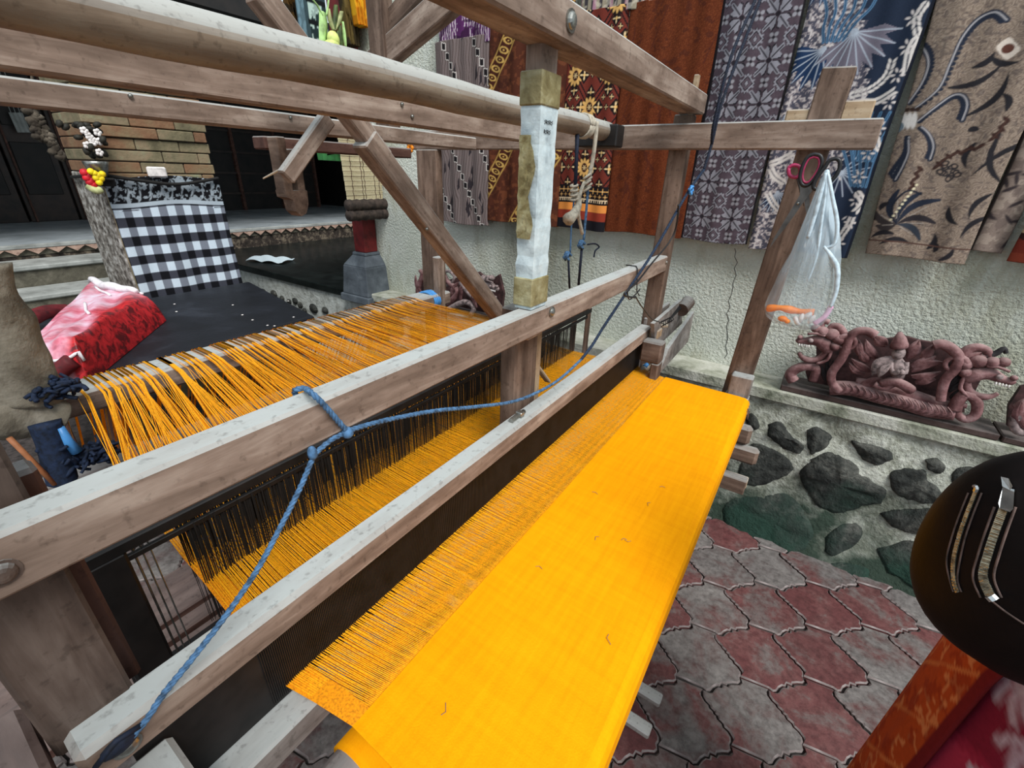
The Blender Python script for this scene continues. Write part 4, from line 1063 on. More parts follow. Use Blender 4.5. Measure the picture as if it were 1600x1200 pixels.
main = pathx([(1196, -20, -.33), (1165, 60, -.335), (1128, 160, -.345), (1112, 225, -.35), (1100, 265, -.352), (1077, 297, -.375), (1052, 340, -.39), (1020, 395, -.41), (985, 448, -.432), (945, 508, -.447), (925, 540, -.452), (908, 562, -.454), (875, 592, -.455), (840, 613, -.455), (800, 628, -.455), (740, 636, -.455), (680, 642, -.45), (610, 655, -.452), (560, 668, -.45), (541, 676, -.449)])
o = twisted(main[4:12], 0.0042).build('strand_right', M_rdark, rp, True)
o = twisted(main[11:], 0.0036).build('strand_middle', M_blue, rp, True)
o = twisted(pathx([(1112, 225, -.35), (1116, 190, -.346), (1142, 90, -.338), (1176, 10, -.33), (1186, -20, -.33)]), 0.0045).build('strand_upper', M_dblue, rp, True)
twisted(main[:5], 0.0045).build('strand_upper', M_dblue, rp, True)
left = pathx([(541, 676, -.449), (520, 686, -.449), (500, 702, -.449), (488, 718, -.449), (470, 760, -.45), (440, 820, -.451), (405, 885, -.45), (365, 945, -.452), (330, 992, -.452), (290, 1042, -.4515), (255, 1085, -.4515), (232, 1120, -.4515), (212, 1145, -.4515), (196, 1162, -.4515)])
twisted(left, 0.0034).build('strand_left', M_blue, rp, True)
loop = [onx(545, 677, -.447), onx(530, 660, -.443), onx(508, 635, -.441), onx(487, 614, -.443), onz(476, 607, 1.2035), onz(466, 608, 1.2030), Vector((-0.496, onz(466, 608, 1.203).y, 1.193)), Vector((-0.497, onz(466, 608, 1.203).y+.01, 1.145)), Vector((-0.47, onx(545, 677, -.454).y, 1.131)), onx(548, 680, -.449)]
twisted(loop, 0.0036).build('hitch_loop', M_blue, rp, True)
mb = MB(); c = onx(543, 676, -.446); mb.ball(c, 0.008, None, 10, 6); mb.build('knot', M_blue, rp, True)
mb = MB(); c = onx(488, 708, -.448); mb.ball(c, (0.006, 0.006, 0.010), None, 10, 6); mb.build('knot', M_blue, rp, True)
mb = MB(); c = onx(1077, 297, -.375)
for k in range(5): mb.tube([c+Vector((0, .008*math.cos(k*1.3), .008*math.sin(k*1.3))), c+Vector((.008, .012*math.cos(k*1.3+1), .012*math.sin(k*1.3+1))), c+Vector((.004, .014*math.cos(k*1.3+2), .011*math.sin(k*1.3+2)))], .004, 6)
mb.build('knot', M_bluetape, rp, True)
mb = MB(); c = onx(186, 1165, -.452); mb.ball(c, (.006, .016, .010), None, 10, 6); mb.tube([c+Vector((0, -.02, -.004)), c+Vector((.003, 0, .012)), c+Vector((0, .02, .004))], .003, 6); mb.build('knot', M_dblue, rp, True)
mb = MB(); c = ony(642, 231, 1.67)
for k in range(6): mb.ball(c+Vector((.012*math.cos(k*1.05), -.004, .013*math.sin(k*1.05))), (.010, .006, .010), None, 7, 5)
tag(mb.build('orange_flower', plain('orange_petal', (240, 140, 20), .6, .1, 30, .1), None, True), 'small orange flower stuck on the rear end of the top rail', 'flower')
# dark wire from the rope to the shuttle box
wr = MB()
wr.tube(smoothpath([onx(1060, 320, -.38), onx(1057, 352, -.39), onx(1046, 378, -.40), onx(1018, 412, -.41), onx(996, 440, -.38), onx(975, 460, -.385), onx(993, 465, -.385)], 6), 0.0028, 6)
wr.tube(smoothpath([onx(993, 463, -.385), onx(1002, 478, -.385), onx(1018, 498, -.39), onx(1030, 503, -.395), onx(1040, 508, -.40)], 5), 0.002, 6)
wr.tube(smoothpath([onx(980, 455, -.385), onx(984, 468, -.385), onx(1000, 452, -.385)], 5), 0.0018, 6)
for k in range(6):
    c = onx(1034+3*k, 506-1.5*k, -.405); wr.tube([c+Vector((0, 0, -.012)), c+Vector((.008, .004, 0)), c+Vector((0, 0, .012)), c+Vector((-.008, -.004, 0))], .0018, 5)
tag(wr.build('dark_wire', M_wire, None, True), 'thin dark wire tied from the rope down to the far shuttle box', 'wire')
hk = MB(); hk.tube([onz(978, 414, 1.2), onz(994, 416, 1.2), onx(996, 420, -.447), onx(995, 455, -.445), onx(999, 462, -.443)], .0018, 6)
tag(hk.build('wire_hook', M_wire, None, True), 'bent wire hook over the upper bar near its far end', 'hook')
# suspension cords on the round pole
sc = thing('suspension_cords', 'pale cord with blue ties hanging from the far end of the round pole', 'cord', (-0.70, 1.45, 1.60))
mb = MB(); yc = onx(927, 182, -.68).y
for k in range(5):
    y = yc+0.008*(k-2); mb.tube([(-0.71+.033*math.cos(a), y+.004*math.sin(a), 1.594+.033*math.sin(a)) for a in [2*PI*i/18 for i in range(19)]], .0032, 6)
mb.tube(smoothpath([onx(933, 190, -.675), onx(930, 220, -.675), onx(926, 250, -.68), onx(921, 275, -.685)], 5), [.007]*16, 8); mb.build('cord', M_cord, sc, True)
mb = MB()
for k in range(5):
    c = onx(917+2*(k % 2), 276+5*k, -.685); mb.tube([c+Vector((0, .014*math.cos(a), .006*math.sin(a)*1.2+.004*math.cos(a))) + Vector((.010*math.sin(a), 0, 0)) for a in [2*PI*i/10 for i in range(11)]], .0038, 6)
for k in range(4):
    c = onx(897, 290+7*k, -.69); mb.tube([c+Vector((.010*math.sin(a), .013*math.cos(a), .003*math.cos(a))) for a in [2*PI*i/10 for i in range(11)]], .0038, 6)
mb.tube(smoothpath([onx(900, 300, -.685), onx(904, 318, -.68), onx(896, 335, -.68), onx(888, 343, -.68)], 5), [.006+.001*i for i in range(16)], 8)
mb.tube(smoothpath([onx(913, 285, -.685), onx(906, 305, -.68), onx(904, 335, -.68), onx(910, 365, -.68)], 5), .006, 8)
mb.build('cord_knots', M_cord, sc, True)
mb = MB(); mb.tube([onx(902, 210, -.70), onx(901, 240, -.70), onx(899, 290, -.69)], [.007, .006, .006], 8); mb.build('dark_strap', M_dblue, sc, True)
mb = MB(); mb.tube(smoothpath([onx(919, 292, -.69), onx(916, 330, -.69), onx(912, 375, -.69)], 5), .0045, 8); mb.tube(smoothpath([onx(897, 312, -.69), onx(893, 350, -.70), onx(891, 395, -.70)], 5), .003, 8)
for c in (onx(909, 382, -.69), onx(887, 400, -.70)):
    for k in range(6): mb.tube([c+Vector((.008*math.cos(k), .012*math.cos(k*1.7), .010*math.sin(k*1.7))), c+Vector((.008*math.sin(k), .016*math.cos(k*1.7+1.2), .012*math.sin(k*1.7+1.2))), c+Vector((-.006, .012*math.cos(k*1.7+2.4), .014*math.sin(k*1.7+2.4)))], .0042, 6)
mb.build('blue_ties', M_blue, sc, True)
mb = MB(); mb.tube([onx(909, 388, -.69), onx(904, 445, -.70)], .005, 8); mb.tube([onx(888, 405, -.70), onx(890, 450, -.71)], .004, 8)
mb.tube(smoothpath([onx(918, 382, -.69), onx(930, 381, -.69), onx(936, 386, -.69), onx(930, 392, -.69), onx(928, 402, -.69)], 4), .003, 6); mb.build('dark_tail', M_dblue, sc, True)

# ================================================================== BAG, SCISSORS
def thin_plastic():
    m, nt, b = newmat('clear_plastic_film'); tc = N(nt, 'ShaderNodeTexCoord')
    n = noise(nt, mapping(nt, tc.outputs['Object'], (60, 60, 4)), 1.0, 4, 0.6); n2 = noise(nt, mapping(nt, tc.outputs['Object'], (14, 14, 7)), 1.0, 3)
    b.inputs['Base Color'].default_value = L4((206, 224, 234)); b.inputs['Roughness'].default_value = 0.25
    tr = N(nt, 'ShaderNodeBsdfTransparent'); mx = N(nt, 'ShaderNodeMixShader')
    sep = N(nt, 'ShaderNodeSeparateXYZ'); nt.links.new(tc.outputs['Object'], sep.inputs[0])
    up = N(nt, 'ShaderNodeMapRange'); up.inputs[1].default_value = 0.12; up.inputs[2].default_value = 0.34; nt.links.new(sep.outputs[2], up.inputs[0])
    f = mth(nt, 'ADD', mth(nt, 'MULTIPLY', mth(nt, 'POWER', n.outputs[0], 2.0), 0.42), mth(nt, 'MULTIPLY', up.outputs[0], 0.50)); f = mth(nt, 'ADD', f, mth(nt, 'MULTIPLY', mth(nt, 'POWER', n2.outputs[0], 3.0), .5))
    cl_ = N(nt, 'ShaderNodeClamp'); cl_.inputs[2].default_value = 0.93; nt.links.new(f, cl_.inputs[0])
    nt.links.new(cl_.outputs[0], mx.inputs[0]); nt.links.new(tr.outputs[0], mx.inputs[1]); nt.links.new(b.outputs[0], mx.inputs[2])
    nt.links.new(mx.outputs[0], nt.nodes['Material Output'].inputs[0]); bump(nt, b, n.outputs[0], 0.6, 0.01); return m
M_film = thin_plastic()
BY = 1.60; bb0 = ony(1247, 510, BY)
pb = thing('plastic_bag', 'clear plastic bag hanging from the front post, small orange things in its bottom', 'bag', bb0)
def bagshape():
    rows = []   # (py, left px, right px)
    prof = [(272, 1287, 1296), (285, 1280, 1299), (310, 1270, 1304), (340, 1258, 1308), (370, 1246, 1314), (400, 1234, 1316), (430, 1217, 1314), (460, 1203, 1309), (482, 1193, 1303), (497, 1194, 1290), (506, 1208, 1278), (511, 1230, 1258)]
    v = []; f = []; n = 40
    for i, (py, a, b_) in enumerate(prof):
        pl, pr = ony(a, py, BY), ony(b_, py, BY); cx = (pl.x+pr.x)/2; rx = (pr.x-pl.x)/2; z = (pl.z+pr.z)/2; ry = min(rx*.75, .05)
        for k in range(n):
            w_ = 2*PI*k/n; fold = 1+0.09*math.sin(k*2.9+i*.25)*(1-i/14) + .05*math.sin(k*5.3+i*.6)
            v.append(Vector((cx+rx*math.cos(w_)*(fold if abs(math.cos(w_)) < .9 else 1), BY+ry*math.sin(w_)*fold, z+.004*math.sin(k*1.7+i))) - bb0)
    for i in range(len(prof)-1):
        for k in range(n): l = (k+1) % n; f.append((i*n+k, i*n+l, (i+1)*n+l, (i+1)*n+k))
    f.append(tuple((len(prof)-1)*n+k for k in range(n)))
    return v, f
v, f = bagshape(); o = meshobj('film', v, f, M_film, None, True); o.parent = pb
# handles of the bag: two twisted film straps up to the nail
M_film2 = plain('gathered_film', (196, 214, 224), 0.3, 0.08, 60, 0.3)
mb = MB(); k0 = ony(1291, 272, BY)
for pts, r_ in (([(1291, 270), (1283, 300), (1272, 340), (1262, 372)], .006), ([(1293, 270), (1301, 310), (1308, 350), (1304, 380), (1290, 388)], .0055), ([(1291, 270), (1290, 300), (1283, 350), (1276, 400), (1262, 440)], .004), ([(1287, 385), (1298, 400), (1308, 420), (1306, 455), (1297, 480)], .007)):
    q = smoothpath([ony(a, b_, BY-.038) for a, b_ in pts], 5); mb.tube(q, [r_*(.55+.5*math.sin(PI*(i+1)/(len(q)+1))) for i in range(len(q))], 7)
mb.ball(k0, (.008, .008, .012), None, 8, 6); mb.build('gathered_handles', M_film2, pb, True)
M_orange = plain('orange_peel', (240, 130, 36), 0.5, 0.12, 30, 0.1); M_white = plain('white_scrap', (226, 220, 216), 0.7, 0.08, 40, 0.2); M_pinkf = plain('pink_scrap', (226, 170, 200), 0.6, 0.08, 30, 0.1)
mb = MB(); mb.tube(smoothpath([ony(1199, 482, BY), ony(1220, 481, BY-.01), ony(1245, 486, BY), ony(1272, 489, BY)], 5), [.010+.002*math.sin(i) for i in range(16)], 10)
tag(mb.build('orange_scrap', M_orange, None, True), 'long orange scrap lying inside the clear plastic bag', 'scrap')
mb = MB(); mb.ball(ony(1223, 498, BY-.012), (.014, .012, .009), None, 10, 7); mb.ball(ony(1230, 502, BY-.016), (.008, .008, .007), None, 10, 7); tag(mb.build('orange_lump', M_orange, None, True), 'small round orange lump at the bottom of the plastic bag', 'scrap')
mb = MB(); 
for a, b_ in ((1252, 497), (1262, 493), (1245, 501), (1268, 499)): mb.ball(ony(a, b_, BY-.008), (.016, .012, .008), Matrix.Rotation(a, 3, 'Y'), 9, 6)
tag(mb.build('white_scrap', M_white, None, True), 'crumpled white scrap at the bottom of the plastic bag', 'scrap')
mb = MB(); q = smoothpath([ony(1272, 506, BY-.01), ony(1288, 495, BY-.01), ony(1299, 478, BY-.01)], 4); mb.tube(q, .007, 6); tag(mb.build('pink_scrap', M_pinkf, None, True), 'pink strip along the right bottom of the plastic bag', 'scrap')
# scissors on the post
M_hand = plain('black_plastic_grip', (34, 34, 36), 0.45, 0.1, 40, 0.05); M_pinkg = plain('pink_rubber_liner', (164, 46, 88), 0.5, 0.1, 40, 0.05); M_blade = plain('worn_steel_blade', (98, 96, 94), 0.4, 0.15, 30, 0.1, metal=0.6)
def ringpts(pxl, y): return smoothpath([ony(a, b_, y) for a, b_ in pxl+[pxl[0]]], 5)[:-1]
SY = 1.655-0.012
sz = thing('scissors', 'large scissors with black pink lined handles hung by the front post', 'scissors', ony(1247, 318, SY))
def grip(pxl, y, r_, liner):
    mb = MB(); mb.tube(ringpts(pxl, y), r_, 8, True, False); g = mb.build('handle', M_hand, sz, True)
    if liner:
        cx = sum(a for a, _ in pxl)/len(pxl); cy = sum(b_ for _, b_ in pxl)/len(pxl)
        mb = MB(); mb.tube(ringpts([(cx+(a-cx)*.78, cy+(b_-cy)*.82) for a, b_ in pxl], y), r_*.62, 8, True, False); mb.build('liner', M_pinkg, g, True)
grip([(1272, 241), (1282, 244), (1284, 256), (1277, 272), (1264, 288), (1254, 289), (1250, 278), (1254, 260), (1262, 246)], SY, .0052, True)
grip([(1290, 260), (1296, 251), (1306, 248), (1312, 252), (1312, 262), (1305, 276), (1292, 288), (1278, 296), (1271, 292), (1276, 278)], SY-.006, .0052, False)
def blade(pxl, y, th=.003):
    q = [ony(a, b_, y) for a, b_ in pxl]; n = len(q); v = [Vector((p.x, p.y+d, p.z)) for d in (0, th) for p in q]
    f = [tuple(range(n-1, -1, -1)), tuple(range(n, 2*n))] + [(i, (i+1) % n, n+(i+1) % n, n+i) for i in range(n)]
    meshobj('blade', v, f, M_blade, sz)
blade([(1250, 293), (1262, 290), (1274, 268), (1279, 272), (1268, 300), (1254, 318), (1240, 338), (1222, 362), (1202, 388), (1209, 372), (1226, 344), (1243, 316), (1250, 304)], SY+.002)
blade([(1256, 304), (1264, 300), (1266, 322), (1263, 345), (1258, 325)], SY+.007)
bo = MB(); bo.ball(ony(1247, 318, SY-.001), (.004, .003, .004), None, 10, 6); bo.build('pivot_screw', M_metal, sz)
s2 = thing('thread_snips', 'pink looped snips behind the scissors on the front post', 'scissors', ony(1240, 268, 1.662))
mb = MB(); mb.tube(ringpts([(1232, 262), (1240, 258), (1249, 261), (1250, 271), (1244, 277), (1234, 274)], 1.660), .005, 8, True, False); mb.build('loop', M_pinkg, s2, True)
mb = MB(); mb.tube([ony(1246, 276, 1.662), ony(1252, 300, 1.664), ony(1256, 322, 1.664)], [.004, .004, .001], 6); mb.build('blade', M_blade, s2, True)

# ================================================================== CARVED PANELS ON THE LEDGE
def carvmat():
    m, nt, b = newmat('carved_dusty_wood'); geo = N(nt, 'ShaderNodeNewGeometry'); n = noise(nt, geo.outputs['Position'], 26, 5, .6); n2 = noise(nt, geo.outputs['Position'], 130, 3)
    r = ramp(nt, [(0.3, (78, 50, 50)), (0.48, (116, 80, 80)), (0.62, (146, 110, 110)), (0.8, (168, 142, 140))]); nt.links.new(n.outputs[0], r.inputs[0])
    nsep = N(nt, 'ShaderNodeSeparateXYZ'); nt.links.new(geo.outputs['Normal'], nsep.inputs[0])
    up = N(nt, 'ShaderNodeMapRange'); up.inputs[1].default_value = 0.2; up.inputs[2].default_value = 1.0; up.inputs[4].default_value = 0.45; nt.links.new(nsep.outputs[2], up.inputs[0])  # paler dusty tone on upward faces
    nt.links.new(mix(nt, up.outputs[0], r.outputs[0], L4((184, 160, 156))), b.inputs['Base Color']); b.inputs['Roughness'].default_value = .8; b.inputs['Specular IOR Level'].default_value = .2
    bump(nt, b, n2.outputs[0], .4, .004); return m
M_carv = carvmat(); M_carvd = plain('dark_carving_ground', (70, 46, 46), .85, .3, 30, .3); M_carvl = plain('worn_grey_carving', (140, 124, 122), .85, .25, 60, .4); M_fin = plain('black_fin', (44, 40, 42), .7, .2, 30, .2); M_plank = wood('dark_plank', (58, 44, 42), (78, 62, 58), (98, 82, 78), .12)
CY = 2.074
cv = thing('carved_panel', 'carved reddish wooden relief of serpents around a winged figure on the ledge', 'carving', (0.33, CY, 0.66), 'carved panels along the ledge')
def cp(px, py, d=0.0): return ony(px, py, CY-d)
def ctube(parent, name, pts, r, mat=M_carv, seg=10, d=.0):
    q = smoothpath([cp(a, b_, d) for a, b_ in pts], 6); m = len(q)
    rr = r if not isinstance(r, (list, tuple)) else [r[0]+(r[1]-r[0])*k/(m-1) for k in range(m)]
    mb = MB(); mb.tube(q, rr, seg); return mb.build(name, mat, parent, True)
def cleaf(parent, name, a, b_, w_, mat=M_carv, d=.01, bend=.2):
    """ribbed leaf lobe from pixel a to b"""
    A, B = cp(*a, d), cp(*b_, d); D = B-A; L = D.length; X = D.normalized(); Zn = Vector((0, -1, 0)); Y = Zn.cross(X); v = []; f = []; n = 8
    for i in range(n+1):
        t = i/n; w2 = w_*math.sin(PI*min(.98, t*.86+.12)); off = Y*bend*L*math.sin(PI*t)
        for j, (u, h) in enumerate(((-1, 0), (-.5, .010), (0, .004), (.5, .010), (1, 0))): v.append(A+X*L*t+off+Y*u*w2+Zn*(h+.008*math.sin(PI*t)))
    for i in range(n):
        for j in range(4): q = i*5+j; f.append((q, q+1, q+6, q+5))
    return meshobj(name, v, f, mat, parent, True)
def chead(parent, sx, cx, cy, k, grey=False):
    """open-mouthed serpent head in profile; sx -1 looks left, k metres per pixel"""
    mt = M_carvl if grey else M_carv; h = None; mb = MB(); o_ = cp(cx, cy, .03)
    def P(u, w_, d=0): return o_+Vector((sx*u*k, -d, -w_*k))
    mb.tube(smoothpath([P(-26, 6), P(-14, -8), P(0, -12), P(14, -8), P(26, -6, .004), P(31, -10, .006)], 4), [.014, .02, .024, .026, .026, .025, .024, .023, .022, .021, .019, .017, .016, .014, .013, .013, .013, .013, .012, .010, .008], 10)
    mb.tube(smoothpath([P(-22, 6), P(-14, 22), P(0, 29), P(14, 27), P(22, 18)], 4), [.012]*12+[.010, .009, .008, .007, .006], 8)
    mb.ball(P(28, -14, .012), (.010, .012, .009)); mb.tube(smoothpath([P(-28, -2, .012), P(-26, 20, .014), P(-12, 32, .012)], 4), .006, 6)
    head = mb.build('serpent_head', mt, parent, True)
    e = MB(); e.ball(P(10, -13, .026), (.010, .008, .009), None, 10, 7); e.build('eye', M_carvl, head, True)
    t = MB()
    for q in range(5): t.ball(P(10+4*q, -1+.2*q, .022), (.003, .004, .006), None, 6, 4)
    t.build('teeth', M_white, head, True)
    cr = MB()
    for u, w_, r_ in ((-4, -32, .022), (8, -36, .018), (-20, -30, .024), (-34, -22, .022), (-30, -8, .02)): cr.ball(P(u, w_, .008), (r_, .022, r_*.9), None, 10, 7)
    cr.tube([P(-46+13*math.cos(a), -20-13*math.sin(a), .016) for a in [i*.45 for i in range(13)]], [.012-.0006*i for i in range(13)], 8)
    cr.tube(smoothpath([P(-10, -26, .02), P(4, -28, .024), P(18, -24, .02)], 4), .005, 6)
    cr.build('crest', mt, head, True)
mb = MB(); v = [cp(1218, 603, .0), cp(1548, 668, 0)]
xl, xr, zb = cp(1219, 606).x, cp(1560, 676).x, 0.6605
mb.box((xl, 2.045, zb), (xr, 2.185, zb+.024), .004); beamM = None
pl_ = bx('base_plank', (xl, 2.045, zb), (xr, 2.185, zb+.026), M_plank, cv, 'x', .004)
gp = [(1262, 600), (1258, 585), (1275, 560), (1275, 535), (1295, 520), (1322, 528), (1350, 524), (1378, 534), (1420, 530), (1440, 536), (1470, 541), (1500, 556), (1530, 556), (1535, 570), (1540, 590), (1525, 620), (1510, 635), (1510, 650)]
v, f = prism([(cp(a, b_).x, cp(a, b_).z) for a, b_ in gp], .02, 1, CY+.03); meshobj('ground', v, f, M_carvd, cv)
bt = ctube(cv, 'serpent_body', [(1296, 606), (1330, 607), (1370, 618), (1410, 628), (1450, 640), (1490, 645)], (.030, .028), d=.02)
sl = MB()
for k in range(17):
    a = (1318+10.2*k, 607+2.35*k+ (2 if k > 3 else 0)); c_ = cp(a[0], a[1], .05)
    sl.tube([c_+Vector((-.008, .006, .022)), c_+Vector((.006, 0, .010)), c_+Vector((.012, -.004, 0)), c_+Vector((.004, 0, -.012)), c_+Vector((-.010, .006, -.022))], .0022, 5)
sl.build('scales', M_carv, bt, True)
ctube(cv, 'serpent_body', [(1336, 598), (1375, 604), (1410, 612), (1450, 626), (1482, 636)], (.022, .022), d=.005)
ctube(cv, 'coil', [(1490, 640), (1500, 622), (1512, 616), (1526, 628), (1524, 648), (1508, 655), (1496, 646), (1500, 634), (1510, 634)], (.020, .010), d=.03)
ctube(cv, 'coil', [(1240, 595), (1235, 585), (1245, 576), (1262, 572), (1275, 578), (1270, 595)], (.022, .016), d=.02)
ctube(cv, 'serpent_neck', [(1368, 524), (1356, 518), (1340, 518), (1328, 527), (1322, 545), (1314, 562), (1300, 582), (1300, 598), (1312, 612)], (.016, .015), d=.045)
ctube(cv, 'serpent_neck', [(1458, 540), (1472, 538), (1488, 546), (1498, 560), (1492, 577), (1478, 592), (1472, 610), (1470, 626)], (.018, .014), d=.045)
kpx = (cp(1400, 560)-cp(1399, 560)).length
chead(cv, -1, 1273, 541, kpx*1.12); chead(cv, 1, 1540, 594, kpx*1.12)
ctube(cv, 'crest_curl', [(1322, 552), (1321, 530), (1312, 512), (1300, 510), (1296, 520), (1303, 526), (1308, 520)], (.017, .007), d=.02)
ctube(cv, 'crest_curl', [(1290, 522), (1282, 512), (1286, 502), (1296, 504)], (.018, .010), d=.01)
ctube(cv, 'crest_curl', [(1500, 566), (1508, 550), (1524, 543), (1540, 547), (1546, 558), (1538, 562)], (.019, .009), d=.02)
ctube(cv, 'crest_curl', [(1540, 556), (1556, 552), (1568, 545), (1572, 552)], (.012, .006), M_fin, d=.02)
# central winged figure
fg = MB(); kk = kpx
fg.ball(cp(1404, 552, .055), (.020, .018, .024)); fg.tube([cp(1403, 560, .05), cp(1404, 572, .05), cp(1403, 590, .045)], [.012, .026, .018], 12); fg.tube(smoothpath([cp(1392, 566, .055), cp(1396, 582, .07), cp(1406, 580, .08)], 4), .009, 8); fg.tube(smoothpath([cp(1416, 566, .055), cp(1414, 582, .07), cp(1406, 580, .08)], 4), .009, 8)
fo = fg.build('figure', M_carvl, cv, True)
ht = MB(); ht.tube([cp(1405, 543, .05), cp(1405, 538, .05), cp(1406, 528, .05), cp(1406, 519, .05)], [.026, .026, .018, .006], 12); ht.build('headdress', M_carv, fo, True)
lp = MB(); lp.tube(smoothpath([cp(1378, 600, .05), cp(1395, 596, .06), cp(1412, 602, .065), cp(1424, 610, .055)], 4), .017, 8); lp.tube(smoothpath([cp(1396, 600, .06), cp(1380, 606, .055), (cp(1366, 600, .05))], 4), .012, 8); lp.build('folded_legs', M_carv, fo, True)
cleaf(cv, 'wing', (1396, 558), (1362, 586), .026, M_carvl, .05, -.1); cleaf(cv, 'wing', (1392, 568), (1372, 590), .014, M_carvl, .06, -.1)
for a, b_, w_ in (((1348, 560), (1340, 528), .016), ((1356, 566), (1345, 545), .018), ((1370, 560), (1352, 530), .018), ((1385, 540), (1365, 524), .02), ((1360, 580), (1330, 560), .016), ((1350, 584), (1326, 566), .014), ((1420, 560), (1436, 530), .02), ((1424, 572), (1462, 556), .018), ((1424, 580), (1476, 566), .018), ((1424, 588), (1470, 580), .016), ((1430, 598), (1462, 592), .016), ((1440, 560), (1458, 538), .016), ((1345, 600), (1392, 598), .02), ((1500, 560), (1536, 548), .02), ((1508, 572), (1548, 556), .018)):
    cleaf(cv, 'leaf', a, b_, w_, M_carv, .02, random.uniform(-.18, .18))
for a, b_ in (((1300, 596), (1292, 560)), ((1304, 590), (1302, 562)), ((1296, 600), (1284, 570)), ((1482, 612), (1510, 592)), ((1484, 622), (1512, 604)), ((1482, 604), (1506, 582))): cleaf(cv, 'fin', a, b_, .010, M_fin, .012, .05)
# second carving, behind the brace
c2 = thing('carved_panel', 'dusty carved relief of curling serpents behind the diagonal brace', 'carving', (-1.75, CY, 0.66), 'carved panels along the ledge')
xl, xr = cp(660, 492).x, cp(786, 503).x
bx('base_plank', (xl-.05, 2.06, .6605), (xr+.02, 2.18, .686), M_plank, c2, 'x', .004)
gp = [(655, 480), (650, 455), (652, 425), (668, 418), (690, 440), (720, 432), (742, 426), (760, 440), (775, 430), (782, 460), (778, 495), (720, 488)]
v, f = prism([(cp(a, b_).x, cp(a, b_).z) for a, b_ in gp], .02, 1, CY+.03); meshobj('ground', v, f, M_carvd, c2)
for pts, r_ in (([(690, 478), (705, 470), (715, 455), (700, 440), (692, 424)], (.022, .012)), ([(700, 484), (725, 472), (740, 480), (735, 494)], (.02, .014)), ([(720, 440), (735, 460), (752, 470), (765, 488)], (.018, .012)), ([(656, 470), (654, 450), (660, 430), (656, 422)], (.022, .012)), ([(690, 425), (702, 424), (710, 434), (700, 446), (688, 440)], (.010, .007))): ctube(c2, 'serpent_coil', pts, r_, M_carvl if r_[0] < .021 else M_carv, d=.03)
chead(c2, 1, 766, 452, kpx*1.05, True)
for a, b_, w_ in (((660, 460), (650, 430), .018), ((720, 470), (730, 436), .018), ((745, 480), (742, 446), .018), ((705, 465), (718, 440), .016), ((668, 480), (690, 462), .016)): cleaf(c2, 'leaf', a, b_, w_, M_carv, .03, .1)
c3 = thing('carved_panel', 'yellowish carved panel just entering at the right edge above the stone plinth', 'carving', (0.80, CY, 0.66), 'carved panels along the ledge')
x3 = cp(1562, 682).x
bx('base_plank', (x3, 2.045, .6605), (x3+.5, 2.185, .684), M_plank, c3, 'x', .004)
ctube(c3, 'coil', [(1602, 650), (1588, 652), (1586, 668), (1596, 676), (1610, 672)], (.016, .012), M_carvl, d=.03); ctube(c3, 'coil', [(1590, 640), (1610, 630), (1640, 640)], (.02, .02), M_carv, d=.02)
v, f = prism([(cp(a, b_).x, cp(a, b_).z) for a, b_ in [(1578, 672), (1580, 640), (1600, 610), (1640, 600), (1700, 650), (1700, 700)]], .02, 1, CY+.03); meshobj('ground', v, f, M_carvd, c3)
for k in range(4): cleaf(c3, 'leaf', (1600+12*k, 668), (1596+16*k, 625), .018, M_carv, .03, .1)

# ================================================================== SHUTTLE
sh = thing('shuttle', 'wooden shuttle with blue bobbin resting on the race by the far shuttle box', 'shuttle', (-0.46, 1.70, 0.73))
mb = MB(); q = [Vector((-0.462, y, 0.748)) for y in np.linspace(1.655, 1.83, 9)]; mb.tube(q, [.006, .013, .017, .018, .018, .018, .017, .013, .006], 10); mb.build('shuttle_body', W_pale, sh, True)
mb = MB(); mb.tube([(-0.458, 1.69, 0.762), (-0.458, 1.76, 0.762)], [.009, .007], 10); mb.build('bobbin', M_bluetape, sh, True)

# ================================================================== REAR LEFT: BENCH, BUNDLES
bench = thing('black_bench', 'black padded bench top behind the warp beam', 'bench', (-2.6, 0.85, 0))
M_vinyl = blotch('dusty_black_vinyl', [(0.3, (17, 18, 22)), (0.55, (27, 29, 35)), (0.78, (50, 54, 62))], 5, .55, .1, 40)
bp = [(-2.09, 0.30), (-2.17, 1.36), (-3.22, 1.57), (-3.22, 0.22)]
mb = MB(); n = len(bp); zt, zb = .725, .655
v, f = prism(bp, zt-zb, 2, zb); mb.add(v, f); o = mb.build('seat_pad', M_vinyl, bench); md = o.modifiers.new('soft', 'BEVEL'); md.width = .018; md.segments = 3
for x, y in ((-2.2, .42), (-2.25, 1.25), (-3.1, .38), (-3.1, 1.4)):
    bx('leg', (x-.03, y-.03, 0), (x+.03, y+.03, .655), W_dark, bench)
r = random.Random(5)
mb = MB()
for k in range(9): c_ = onz(r.uniform(270, 470), r.uniform(465, 512), .7262); mb.ball((c_.x, c_.y, .7265), (.006, .006, .002), None, 6, 4)
tag(mb.build('lint', M_white, bench), kind='stuff')
